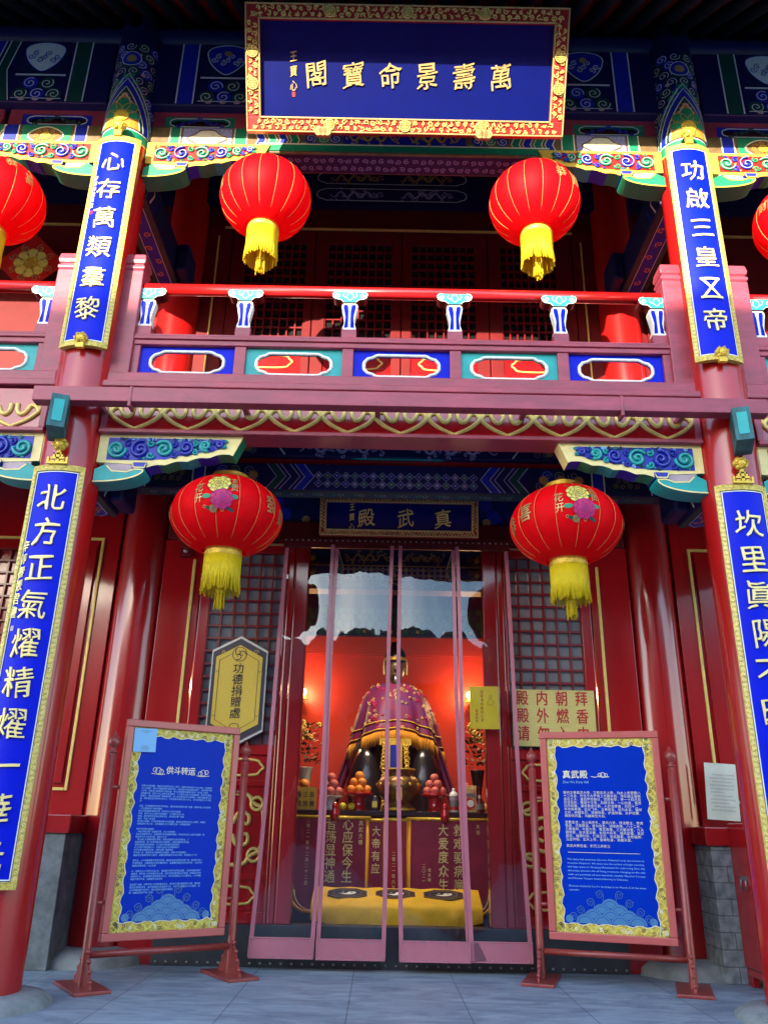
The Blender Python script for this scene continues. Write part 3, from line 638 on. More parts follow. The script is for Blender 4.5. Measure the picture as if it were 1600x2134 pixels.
# beams above the upper doors
b = MB().use('deep_blue'); b.box(-8, 8, UY - .08, UY + .15, 7.62, 8.15); o = b.build('inner_beam', hall); q = MB(); q.map = yz(UY - .08)
for cx_, wd, zz in ((-.1, .85, 8.0), (-.1, .85, 7.76)):
    P = [(cx_ + x, zz + z) for x, z in lobed(wd, .085, .1)]; q.ribbon(P, .012, .003, 'line_white', closed=True)
    dragon(q, cx_ - .7, cx_ - .1, zz, .07, .003, 'dull_gold' if zz > 7.9 else 'lilac', 3); dragon(q, cx_ + .1, cx_ + .7, zz, .07, .003, 'dull_gold' if zz > 7.9 else 'lilac', 4)
for s in (-1, 1): scroll_row(q, *sorted((s * 1.1, s * 2.1)), 7.66, 8.1, .003, ('deep_blue', 'dark_green'), 'lilac', .09, .005, 1, 6)
q.build('ornament', o)
for s in (-1, 1):                           # beams running back from the porch columns
    for (ya, yb, za, zb, nm) in ((.2, 1.6, 6.34, 6.72, 'cross_beam'), (.2, .72, 3.42, 3.80, 'cross_beam')):
        b = MB().use('deep_blue'); b.box(*sorted((s * 2.33, s * 2.60)), ya, yb, za, zb)
        b.box(*sorted((s * 2.2, s * 2.33)), yb - .34, yb, za + .02, zb - .02)
        o = b.build(nm, hall, .03); q = MB(); q.map = lambda u, v, w_: (u, v, za - w_)
        x0, x1 = sorted((s * 2.34, s * 2.59)); q.rect(x0, x0 + .05, ya + .02, yb - .02, .003, 'dark_green'); q.rect(x1 - .05, x1, ya + .02, yb - .02, .003, 'dark_green')
        P = [(x0 + .06, ya + .03), (x1 - .06, ya + .03), (x1 - .06, yb - .1), ((x0 + x1) / 2, yb - .04), (x0 + .06, yb - .1)]; q.fan(P, .004, 'paint_blue'); q.ribbon(P, .008, .006, 'line_white', closed=True)
        for k in range(6): q.ribbon(spiral((x0 + x1) / 2 + .02 * (-1) ** k, ya + .1 + k * (yb - ya - .2) / 6, .04, 1.2, k, 1, 12), .014, .008, 'orange_paint')
        q.map = lambda u, v, w_: (s * (2.33 - w_), u, v)
        for k in range(3): q.ribbon([(ya + .1 + k * .12, za + .02), (ya + .2 + k * .12, (za + zb) / 2), (ya + .1 + k * .12, zb - .02)], .02, .003, ('line_white', 'paint_blue', 'dark_green')[k])
        q.build('ornament', o)

# --- decorated beam of the lower porch
b = MB().use('deep_blue'); b.box(-2.33, 2.33, .72, .90, 3.70, 3.945); b.box(-2.33, 2.33, .76, .86, 3.945, 4.01, 'lacquer'); b.box(-2.33, 2.33, .70, .92, 4.01, 4.17)
o = b.build('porch_beam', hall, .006); q = MB(); q.map = yz(.72)
lattice_paint(q, -.72, .68, 3.725, 3.875, .003, .075, ('paint_blue', 'lilac', 'paint_green'), 'lilac')
for s in (-1, 1):
    for k in range(3): chevron(q, s * (.82 + k * .12) - .02 + (-.05 if s < 0 else .05 - .06), 3.705, 3.94, .09 * -s, .08, .003, ('paint_blue', 'deep_blue', 'dark_green')[k], 'lilac')
    scroll_row(q, *sorted((s * 1.16, s * 1.62)), 3.72, 3.93, .003, ('deep_blue', 'paint_blue', 'dark_green'), 'lilac', .055, .005, 1, 5 + s)
    for k in range(3): q.fan(circ(s * (1.24 + .15 * k), 3.83, .04, 12), .010, ('dull_gold', 'orange_paint', 'dull_gold')[k])
    band(q, *sorted((s * 1.66, s * 1.75)), 3.705, 3.94, .003, 'paint_blue'); band(q, *sorted((s * 2.16, s * 2.24)), 3.705, 3.94, .003, 'paint_blue')
    P = circ(s * 1.95, 3.82, .18, 24, .10); q.ribbon(P, .010, .004, 'dark_green', closed=True); scroll_row(q, *sorted((s * 1.82, s * 2.09)), 3.76, 3.89, .003, ('dark_green', 'deep_blue'), 'dull_gold', .03, .004, 1, 3)
q.map = yz(.70)
dragon(q, -.85, -.12, 4.09, .07, .003, 'lilac', 5); dragon(q, .12, .85, 4.09, .07, .003, 'lilac', 6)
for s in (-1, 1):
    q.ribbon([(s * .98, 4.02), (s * 1.04, 4.1), (s * .98, 4.16)], .014, .003, 'line_white'); scroll_row(q, *sorted((s * 1.15, s * 2.2)), 4.02, 4.16, .003, ('deep_blue', 'dark_green'), 'lilac', .04, .004, 1, 8)
    for k in range(3): q.fan(circ(s * (1.3 + .3 * k), 4.07, .03, 10), .008, 'dull_gold')
q.map = lambda u, v, w_: (u, v, 3.70 - w_)
q.rect(-2.2, 2.2, .74, .88, .002, 'dark_green')
for k in range(70): q.ribbon(spiral(-2.1 + k * .06, .81, .035, 1.2, k, 1 if k % 2 else -1, 10), .006, .004, ('lilac', 'paint_blue', 'teal')[k % 3])
q.map = lambda u, v, w_: (u, v, 4.01 - w_); P = [(-.42, .735), (-.36, .715), (.36, .715), (.42, .735), (.36, .75), (-.36, .75)]
q.fan(P, .003, 'teal'); q.build('ornament', o)

# --- lower wall: head boards, lintel, frames
b = MB().use('deep_blue'); b.box(-2.14, 2.14, FY, FY + .12, 3.73, 4.17); o = b.build('head_board', hall); q = MB(); q.map = yz(FY)
for s in (-1, 1):
    scroll_row(q, *sorted((s * .7, s * 1.3)), 3.74, 4.1, .003, ('deep_blue', 'paint_blue', 'deep_blue'), 'paint_blue', .075, .006, 1, s + 3)
    for x, z in ((.86, 3.76), (1.0, 4.03), (1.16, 3.78)): q.fan(circ(s * x, z, .04, 12), .008, 'dull_gold')
q.build('ornament', o)
b = MB().use('dark_red'); b.box(-2.14, 2.14, FY - .04, FY + .12, 3.53, 3.728); b.build('lintel', hall, .008)
for s in (-1, 1):
    b = MB().use('lacquer'); S = lambda a, c: sorted((s * a, s * c))
    b.box(*S(1.80, 2.16), FY, FY + .07, .0, 3.53); b.box(*S(1.86, 1.885), FY - .018, FY - .002, .32, 3.34, 'pale_gold'); b.box(*S(1.0, 1.86), FY - .018, FY - .002, 3.49, 3.51, 'dull_gold')
    b.box(*S(2.6, 8), FY + .02, FY + .09, 1.05, 4.17); b.box(*S(2.745, 2.77), FY - .0, FY + .018, 1.28, 3.54, 'pale_gold'); b.box(*S(2.77, 8), FY - .002, FY + .016, 3.515, 3.54, 'pale_gold'); b.box(*S(2.77, 8), FY - .002, FY + .016, 1.28, 1.305, 'pale_gold')
    b.box(*S(2.80, 8), FY - .01, FY + .018, 1.34, 3.48, 'lacquer')
    b.build('wall_board', hall, .004)
    q = MB().use('lacquer'); lattice(q, *S(3.0, 3.7), 1.7, 3.4, FY - .04, 6, 15); q.build('lattice_window', hall)
    leaf(*S(1.0, 1.79), .30, 1.68, 3.42, 3.53, FY, 6, 15, *S(1.02, 1.70), hall, gold=True)
    j = MB().use('lacquer'); j.box(*S(.80, .93), FY - .028, FY + .1, .302, 3.528); j.box(*S(.935, .995), FY - .01, FY + .1, .302, 3.528); j.build('door_jamb', hall, .012)
# threshold clad in a dull metal sheet
b = MB().use('threshold'); b.box(-1.88, 1.88, 1.57, 1.595, 0, .30); b.box(-.80, .80, 1.595, 1.78, .0, .296); o = b.build('threshold', hall, .004)
q = MB().use('rivet')
for i in range(46): q.ball((-1.84 + i * .082, 1.567, .03), .011, seg=8, sz=.8)
q.build('rivet', o)
# stone dado with red caps either side
for s, m_ in ((-1, 'stone'), (1, 'grey_brick')):
    S = lambda a, c: sorted((s * a, s * c))
    b = MB().use(m_); b.box(*S(2.56 if s < 0 else 2.49, 6), 1.22, 1.62, 0, .95); o = b.build('dado', hall, .006)
    c_ = MB().use('lacquer'); c_.box(*S(2.53 if s < 0 else 2.45, 6), 1.19, 1.64, .952, 1.09); c_.build('cap', o, .01)

# --- inside of the hall
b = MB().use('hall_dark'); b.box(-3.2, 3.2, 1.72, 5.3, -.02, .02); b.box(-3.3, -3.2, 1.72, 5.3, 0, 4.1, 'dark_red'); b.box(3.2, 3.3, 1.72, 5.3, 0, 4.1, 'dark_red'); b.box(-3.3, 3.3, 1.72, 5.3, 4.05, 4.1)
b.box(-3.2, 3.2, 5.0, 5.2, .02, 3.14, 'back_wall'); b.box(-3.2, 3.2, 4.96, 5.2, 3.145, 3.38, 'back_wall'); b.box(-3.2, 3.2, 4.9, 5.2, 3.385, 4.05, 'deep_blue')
o = b.build('interior', hall); q = MB(); q.map = yz(4.9)
scroll_row(q, -1.6, 1.6, 3.4, 3.75, .003, ('deep_blue', 'dark_green'), 'paint_green', .05, .004, 1, 5)
for k in range(9): q.fan(circ(-1.4 + k * .35, 3.44, .022, 10), .01, 'dull_gold')
q.build('ornament', o)
b = MB().use('deep_blue'); b.box(-2.2, 2.2, 2.3, 2.5, 3.28, 3.72); o = b.build('inner_beam', hall); q = MB(); q.map = yz(2.3)
lattice_paint(q, -.56, .56, 3.405, 3.52, .003, .058, ('peony_yellow', 'paint_green', 'lilac'), 'cream')
q.rect(-.9, .9, 3.385, 3.40, .004, 'dull_gold'); q.rect(-.9, .9, 3.525, 3.54, .004, 'dull_gold'); dragon(q, -.52, -.03, 3.62, .06, .003, 'dull_gold', 7); dragon(q, .03, .52, 3.62, .06, .003, 'dull_gold', 8)
dragon(q, -.5, .5, 3.34, .035, .003, 'dull_gold', 9)
for s in (-1, 1):
    chevron(q, s * .62 - .03, 3.3, 3.7, .06 * -s, .07, .003, 'paint_green', 'cream'); scroll_row(q, *sorted((s * .74, s * .95)), 3.3, 3.7, .003, ('deep_blue', 'dark_green'), 'dull_gold', .04, .005, 1, 4)
    for z in (3.32, 3.44, 3.6): q.fan(circ(s * .84, z, .026, 10), .009, 'gold')
q.build('ornament', o)

# ================================================================== BALUSTRADES
def balustrade(name, x0, x1, n, first, label):
    t = thing(name, label, 'balustrade', ((x0 + x1) / 2, 0, 4.18), 0, 'balcony balustrades between the columns'); ox = (x0 + x1) / 2
    L_ = lambda mb, nm, p=None, bv=0: (setattr(mb, 'v', [(a - ox, b_, c - 4.18) for a, b_, c in mb.v]), mb.build(nm, p or t, bv))[1]
    s = MB().use('faded_red'); s.box(x0, x1, -.13, .09, 4.19, 4.245); s.box(x0 + .02, x1 - .02, -.10, .08, 4.245, 4.335); L_(s, 'sill', None, .008)
    r_ = MB().use('faded_red'); r_.tube([(x0 + .18, 0, 5.185), (x1 - .18, 0, 5.185)], .05, 18, 'column_red'); L_(r_, 'top_rail')
    r_ = MB().use('faded_red'); r_.box(x0 + .12, x1 - .12, -.06, .06, 4.615, 4.66); r_.box(x0 + .12, x1 - .12, -.075, .06, 4.66, 4.69); r_.box(x0 + .12, x1 - .12, -.065, .06, 4.69, 4.715); L_(r_, 'middle_rail', None, .006)
    for px in (x0 + .09, x1 - .09):
        p = MB().use('faded_red'); p.box(px - .085, px + .085, -.085, .085, 4.335, 5.31)
        for z, e in ((5.31, .07), (5.335, .095), (5.375, .095), (5.40, .078)): pass
        sec = [(.075, 5.31), (.092, 5.33), (.092, 5.355), (.072, 5.37), (.088, 5.385), (.095, 5.41), (.085, 5.47), (.06, 5.485)]
        vs = []
        for e, z in sec: vs += [(px - e, -e, z), (px + e, -e, z), (px + e, e, z), (px - e, e, z)]
        fs = [(4 * i + k, 4 * i + (k + 1) % 4, 4 * i + 4 + (k + 1) % 4, 4 * i + 4 + k) for i in range(len(sec) - 1) for k in range(4)] + [tuple(range(4 * len(sec) - 4, 4 * len(sec)))]
        p.add(vs, fs); L_(p, 'post', None, .006)
    a, b_ = x0 + .17, x1 - .17; wd = (b_ - a) / n
    for i in range(n + 1):
        xx = a + wd * i
        st = MB().use('faded_red')
        if 0 < i < n: st.box(xx - .045, xx + .045, -.05, .05, 4.335, 4.615); L_(st, 'stile', None, .005)
        if i in (0, n): st.box(*( (a, a + .06) if i == 0 else (b_ - .06, b_) ), -.05, .05, 4.335, 4.615); L_(st, 'stile', None, .005)
        xb = xx + (.06 if i == 0 else -.06 if i == n else 0)
        # vase baluster with a lotus leaf capital
        v = MB(); prof = [(.040, 4.80), (.052, 4.805), (.056, 4.82), (.042, 4.86), (.044, 4.90), (.056, 4.97), (.066, 5.02), (.062, 5.045), (.045, 5.06)]
        P = [(xb - w_, z) for w_, z in prof] + [(xb + w_, z) for w_, z in prof[::-1]]
        v.prism(P[::-1], -.035, .035, 'white_paint'); v.map = yz(-.035)
        for k in (-1, 1):
            Q = [(xb + k * .010, 4.825)] + [(xb + k * max(.012, w_ - .016), z) for w_, z in prof[2:8]] + [(xb + k * .016, 5.04), (xb + k * .010, 4.98)]
            v.fan(Q, .003, 'blue')
        v.map = None; v.box(xb - .06, xb + .06, -.045, .045, 4.715, 4.80, 'faded_red')
        o = L_(v, 'baluster', None, .003)
        c_ = MB(); half = [(0, 5.06), (.05, 5.06), (.075, 5.085), (.115, 5.09), (.135, 5.105), (.143, 5.135), (.13, 5.155), (.10, 5.16), (.05, 5.16)]
        P = [(xb - x, z) for x, z in half[::-1]] + [(xb + x, z) for x, z in half[1:]]; P = P[::-1]
        c_.prism(P, -.05, .05, 'teal', lambda i_: 'dark_red'); c_.map = yz(-.05)
        for k in (-1, 1):
            c_.ribbon(spiral(xb + k * .105, 5.125, .026, 1.3, 0 if k > 0 else pi, -k, 14), .006, .003, 'line_white'); c_.ribbon(smooth([(xb, 5.075), (xb + k * .03, 5.10), (xb + k * .02, 5.14), (xb, 5.155)]), .005, .003, 'line_white'); c_.ribbon(smooth([(xb + k * .03, 5.10), (xb + k * .06, 5.12), (xb + k * .05, 5.15)]), .005, .003, 'line_white')
            c_.ribbon([(xb + k * x, z) for x, z in half[1:-1]], .006, .003, 'line_white')
        L_(c_, 'capital', o)
        if i < n:
            u0 = xx + (.06 if i == 0 else .045); u1 = xx + wd - (.06 if i == n - 1 else .045); cx_ = (u0 + u1) / 2
            H_ = [(cx_ + x, 4.475 + z) for x, z in lobed((u1 - u0) / 2 - .085, .098, .10)]
            pn = MB(); holed(pn, u0, u1, 4.335, 4.615, H_, -.02, .015, ('blue', 'teal')[(i + first) % 2])
            pn.tube([(x, -.022, z) for x, z in H_], .014, 6, 'white_paint', closed=True)
            L_(pn, 'panel')
    return t
balustrade('balustrade', -2.32, 2.32, 5, 0, 'long mauve balustrade between the two columns with five pierced panels')
balustrade('balustrade', -7.3, -2.68, 5, 1, 'mauve balustrade left of the left column, ending in a teal panel')
balustrade('balustrade', 2.68, 7.3, 5, 1, 'mauve balustrade right of the right column, with a teal panel beside it')

# ================================================================== BUILDINGS ACROSS THE COURTYARD (behind the viewer)
def side_hall(name, x0, x1, yr, zr, depth, ze, label, wallm):
    t = thing(name, label, 'building', ((x0 + x1) / 2, yr, 0)); cx_ = (x0 + x1) / 2
    def put(mb, nm): mb.v = [(a - cx_, b_ - yr, c) for a, b_, c in mb.v]; return mb.build(nm, t)
    w_ = MB().use(wallm); w_.box(x0 + 1, x1 - 1, yr - depth * .6, yr + depth * .6, 0, ze); put(w_, 'wall')
    r_ = MB().use('roof_tile'); n = 10
    prof = [(depth * (1 - i / n), ze + .1 + (zr - ze) * (i / n) ** 1.25) for i in range(n + 1)]
    for s in (-1, 1):
        vs = [(x, yr + s * d, z) for d, z in prof for x in (x0, x1)]; r_.add(vs, [(2 * i, 2 * i + 1, 2 * i + 3, 2 * i + 2) for i in range(n)])
    r_.box(x0, x1, yr - .15, yr + .15, zr - .1, zr + .35); r_.add([(x0, yr - depth, ze), (x1, yr - depth, ze), (x1, yr + depth, ze), (x0, yr + depth, ze)], [(0, 1, 2, 3)], 'dark_green')
    x = x0 + .15
    while x < x1:
        r_.tube([(x, yr + d, z + .04) for d, z in prof], .06, 5); x += .36
    put(r_, 'roof')
    f = MB().use('deep_blue'); f.box(x0 + .8, x1 - .8, yr + depth * .6 + .02, yr + depth * .6 + .2, ze - .9, ze - .1)
    for i in range(int((x1 - x0) / 2.6)): f.box(x0 + 1.2 + i * 2.6, x0 + 1.5 + i * 2.6, yr + depth * .6 + .02, yr + depth * .6 + .26, 0, ze - .1, 'column_red')
    put(f, 'front_beam')
side_hall('opposite_hall', -8.2, 16, -18.2, 8.35, 3.4, 5.4, 'low red hall with a grey tiled roof on the far side of the courtyard', 'wall_plaster')
side_hall('corner_tower', -32, -7.9, -30, 10.65, 4.2, 8.0, 'tall building with a grey tiled roof rising beyond the courtyard at left', 'wall_plaster')

# ================================================================== COUPLET BOARDS ON THE COLUMNS
def couplet(x, z0, z1, text, zt, adv, size, label, side=None, low=True, custom5=False):
    t = thing('couplet_board', label, 'couplet board', (x, -.265, (z0 + z1) / 2), 0, 'blue couplet boards on the columns')
    rr, zc = .33, (z0 + z1) / 2; hw = .192
    M_ = lambda u, v, w_: ((rr + w_) * sin(u / rr), rr - (rr + w_) * cos(u / rr), v - zc)
    p = MB().use('blue'); p.map = M_; n = 18
    p.rect(-hw + .036, hw - .036, z0 + .045, z1 - .045, 0, 'blue', n, 1); p.build('panel', t)
    f = MB().use('border_gold'); f.map = M_
    def strip(u0, u1, v0, v1, nu):
        us = [u0 + (u1 - u0) * i / nu for i in range(nu + 1)]
        for a, b_ in zip(us, us[1:]):
            vs = [(a, v0, -.03), (b_, v0, -.03), (b_, v1, -.03), (a, v1, -.03), (a, v0, .012), (b_, v0, .012), (b_, v1, .012), (a, v1, .012)]
            f.add(vs, [(4, 5, 6, 7), (0, 1, 5, 4), (3, 2, 6, 7), (0, 3, 2, 1)], None); f.add([vs[0], vs[3], vs[7], vs[4]], [(0, 1, 2, 3)]); f.add([vs[1], vs[2], vs[6], vs[5]], [(0, 1, 2, 3)])
    strip(-hw, -hw + .036, z0 + .045, z1 - .045, 2); strip(hw - .036, hw, z0 + .045, z1 - .045, 2); strip(-hw, hw, z0, z0 + .045, 16); strip(-hw, hw, z1 - .045, z1, 16)
    k = z0 + .06
    while k < z1 - .05:
        for s in (-1, 1): f.ribbon(spiral(s * (hw - .018), k, .013, 1.2, 0, s, 8), .005, .014, 'letter_gold')
        k += .034
    f.build('border', t)
    q = MB(); q.map = M_; a, b_, c, d = -hw + .040, hw - .040, z0 + .05, z1 - .05; h_ = .007
    q.rect(a, a + h_, c, d, .004, 'white_paint'); q.rect(b_ - h_, b_, c, d, .004, 'white_paint'); q.rect(a, b_, c, c + h_, .005, 'white_paint', 16); q.rect(a, b_, d - h_, d, .005, 'white_paint', 16); q.build('inner_line', t)
    l = MB().use('letter_gold'); l.map = M_
    rd = random.Random(len(text) + int(z0))
    for i, ch in enumerate(text):
        if ch == '㐅':
            for P in ([(-.075, .09), (.075, .09)], [(-.085, -.085), (.085, -.085)], [(-.06, .085), (.065, -.085)], [(.06, .085), (-.065, -.085)]):
                n_ = 6; pp = [(P[0][0] + (P[1][0] - P[0][0]) * j / n_, zt - adv * i + P[0][1] + (P[1][1] - P[0][1]) * j / n_) for j in range(n_ + 1)]
                l.ribbon(pp, .020, .014)
        else: put_char(l, ch, rd.uniform(-.006, .006), zt - adv * i, size * .96, .002, bold=0, ext=.03, slices=10, sx=.92, shear=.04, br=.022, rot=rd.uniform(-.03, .03))
    l.build('lettering', t, recalc=False)
    if side:
        l = MB().use('letter_gold'); l.map = M_
        for i, ch in enumerate(side[0]): put_char(l, ch, -.130, side[1] - i * side[2], side[2] * .8, .003, bold=.01, ext=.02, slices=4, sx=.7, shear=.2, br=.04)
        l.rect(-.134, -.108, side[1] - len(side[0]) * side[2] - .03, side[1] - len(side[0]) * side[2] + .005, .004, 'mauve' if low else 'bright_red')
        l.build('signature', t, recalc=False)
    g_ = MB().use('gold'); y = -.02
    def flower(cx_, cz, r_):
        g_.ball((cx_, y, cz), r_ * .72, seg=12)
        for k in range(6):
            q_ = 2 * pi * k / 6; g_.ball((cx_ + r_ * .6 * cos(q_), y, cz + r_ * .5 * sin(q_)), r_ * .48, seg=10)
            g_.tube([(cx_ + r_ * .6 * cos(q_) + a, y - r_ * .48, cz + r_ * .5 * sin(q_) + c) for a, c in spiral(0, 0, r_ * .34, 1.3, k, 1, 10)], r_ * .09, 4)
    if low:
        flower(0, z1 - zc + .155, .055)
        for a, b_, c, d in ((-.075, .075, .0, .014), (-.075, -.061, .014, .05), (.061, .075, .014, .05), (-.05, .05, .036, .05), (-.036, -.022, .05, .085), (.022, .036, .05, .085), (-.036, .036, .072, .086), (-.012, .012, .014, .11), (-.05, -.022, .016, .026), (.022, .05, .016, .026)):
            g_.box(a, b_, y - .01, y + .01, z1 - zc + c, z1 - zc + d)
        g_.build('finial', t)
    else:
        flower(0, z1 - zc + .10, .062); g_.box(-.03, .03, y - .01, y + .02, z1 - zc - .01, z1 - zc + .05); g_.build('finial', t)
        g_ = MB().use('gold'); flower(0, z0 - zc + .055, .052); g_.box(-.03, .03, y - .012, y + .02, z0 - zc - .03, z0 - zc + .03); g_.build('clip', t)
couplet(-2.475, 4.46, 6.57, '心存萬類羣黎', 6.28, .297, .20, 'blue couplet board on the upper left column, with small signature characters', ('辛卯年春月書', 6.12, .058), False)
couplet(2.455, 4.44, 6.60, '功啟三皇㐅帝', 6.30, .300, .20, 'blue couplet board on the upper right column, sunlit along its left border', None, False)
couplet(-2.485, .65, 3.45, '北方正氣燿精燿一華元', 3.19, .262, .195, 'blue couplet board on the lower left column, running out at the left edge', ('辛卯春張君書', 2.83, .095), True)
couplet(2.465, .62, 3.40, '坎里眞陽不昧陰陽一', 3.09, .262, .195, 'blue couplet board on the lower right column, running out at the right edge', None, True)

# ================================================================== NAME PLAQUES
def plaque(name, label, wt, wb, hgt, loc, lean, fw, chars, size, sig, sigx, relief, seal):
    """board leaning forward; local x right, z up along the board, -y towards the viewer"""
    t = thing(name, label, 'plaque', loc); t.rotation_euler = (lean, 0, 0); wd = (wt + wb) / 2 / 2
    p = MB().use('navy'); p.box(-wd + fw - .01, wd - fw + .01, -.012, .03, fw - .01, hgt - fw + .01); p.build('panel', t)
    f = MB().use('plaque_red')
    for a, b_, c, d in ((-wd, wd, 0, fw), (-wd, wd, hgt - fw, hgt), (-wd, -wd + fw, fw + .001, hgt - fw - .001), (wd - fw, wd, fw + .001, hgt - fw - .001)): f.box(a, b_, -.05, .03, c, d)
    for a, b_, c, d in ((-wd, wd, 0, .012), (-wd, wd, hgt - .012, hgt), (-wd, -wd + .012, .013, hgt - .013), (wd - .012, wd, .013, hgt - .013)): f.box(a, b_, -.062, -.045, c, d, 'dull_gold')
    i0 = fw - .012
    for a, b_, c, d in ((-wd + i0, wd - i0, i0, i0 + .014), (-wd + i0, wd - i0, hgt - i0 - .014, hgt - i0), (-wd + i0, -wd + i0 + .014, i0 + .015, hgt - i0 - .015), (wd - i0 - .014, wd - i0, i0 + .015, hgt - i0 - .015)): f.box(a, b_, -.06, -.045, c, d, 'dull_gold')
    fo = f.build('frame', t, .004)
    g_ = MB().use('dull_gold' if relief < 1 else 'pale_gold'); rd = random.Random(3)
    def side(x0, z0, x1, z1):
        L_ = sqrt((x1 - x0) ** 2 + (z1 - z0) ** 2); n = int(L_ / (fw * .25)); ux, uz = (x1 - x0) / L_, (z1 - z0) / L_
        for i in range(n):
            s_ = (i + .5) * L_ / n; o_ = fw * .19 * (1 if i % 2 else -1); cx_, cz = x0 + ux * s_ - uz * o_, z0 + uz * s_ + ux * o_
            r_ = fw * rd.uniform(.13, .2)
            g_.tube([(a, -.056, c) for a, c in spiral(cx_, cz, r_, rd.uniform(.8, 1.5), rd.random() * 6, rd.choice((-1, 1)), 12)], fw * .05, 5, taper=lambda q_: 1 - .4 * q_)
            for k in range(2):
                a_ = rd.random() * 6; g_.tube([(cx_ + cos(a_) * r_ * w_ * 1.1 + .25 * r_ * sin(w_ * 3), -.054, cz + sin(a_) * r_ * w_ * 1.1) for w_ in (.2, .7, 1.2, 1.5)], fw * .042, 4, taper=lambda q_: 1.1 - .8 * q_)
        # round longevity medallions
        for m_ in ((.25, .5, .75) if L_ > 1.4 else (.33, .67) if relief > 1 else ()):
            cx_, cz = x0 + (x1 - x0) * m_, z0 + (z1 - z0) * m_; R_ = fw * .36
            g_.tube([(a, -.066, c) for a, c in circ(cx_, cz, R_, 18)], fw * .045, 5, closed=True)
            for dz in (-.6, -.3, 0, .3, .6): g_.box(cx_ - R_ * .75 * sqrt(1 - dz * dz), cx_ + R_ * .75 * sqrt(1 - dz * dz), -.072, -.056, cz + dz * R_ - fw * .025, cz + dz * R_ + fw * .025)
            g_.box(cx_ - fw * .025, cx_ + fw * .025, -.075, -.056, cz - R_ * .8, cz + R_ * .8)
    h2 = fw / 2
    side(-wd + h2, h2, wd - h2, h2); side(-wd + h2, hgt - h2, wd - h2, hgt - h2); side(-wd + h2, fw * 1.1, -wd + h2, hgt - fw * 1.1); side(wd - h2, fw * 1.1, wd - h2, hgt - fw * 1.1)
    g_.build('carving', fo)
    l = MB().use('dull_gold' if relief > 1 else 'pale_gold'); l.map = lambda u, v, w_: (u, -.014 - w_, v)
    for ch, cx_ in chars: put_char(l, ch, cx_, hgt * .465, size, .001, bold=.008, ext=.02, shear=.14, sx=.92, br=.025, rot=.04)
    l.build('lettering', t, recalc=False)
    l = MB().use('dull_gold' if relief > 1 else 'pale_gold'); l.map = lambda u, v, w_: (u, -.014 - w_, v)
    for i, ch in enumerate(sig): put_char(l, ch, sigx, hgt * .5 + size * (.55 - .6 * i), size * .42, .001, bold=.015, ext=.02, shear=.2, sx=.7)
    if seal: l.rect(sigx - .012, sigx + .012, hgt * .5 - size * 1.1, hgt * .5 - size * .9, .002, 'bright_red')
    l.build('signature', t, recalc=False)
    return t
pl = plaque('name_plaque', 'large navy plaque in a carved red and gold frame above the balcony', 2.66, 2.62, .975, (-.005, -.42, 6.475), R(33.5), .118,
            [(c, -.74 + i * .305) for i, c in enumerate('閣寶命景壽萬')], .185, '王寶心', -.93, 2, True)
for x in (-.68, .655):
    q = MB().use('dull_gold')
    for dx, dz in ((-.035, .015), (.035, .015), (0, -.02)): q.lathe([(.034, 0), (.034, .10)], (dx, 0, 0), 14); q.v[-0:] = q.v[-0:]
    q.v = [(a + (x), -.10 + c - .02 , .02 + b_ * 1.0 - .02) for a, b_, c in q.v]; q.build('peg', pl)
plaque('name_plaque', 'small navy plaque over the doorway in a red and white carved frame', 1.46, 1.42, .37, (.02, 1.33, 3.505), R(9), .058,
       [('殿', -.30), ('武', .06), ('真', .40)], .155, '王寶心', -.43, 1, False)

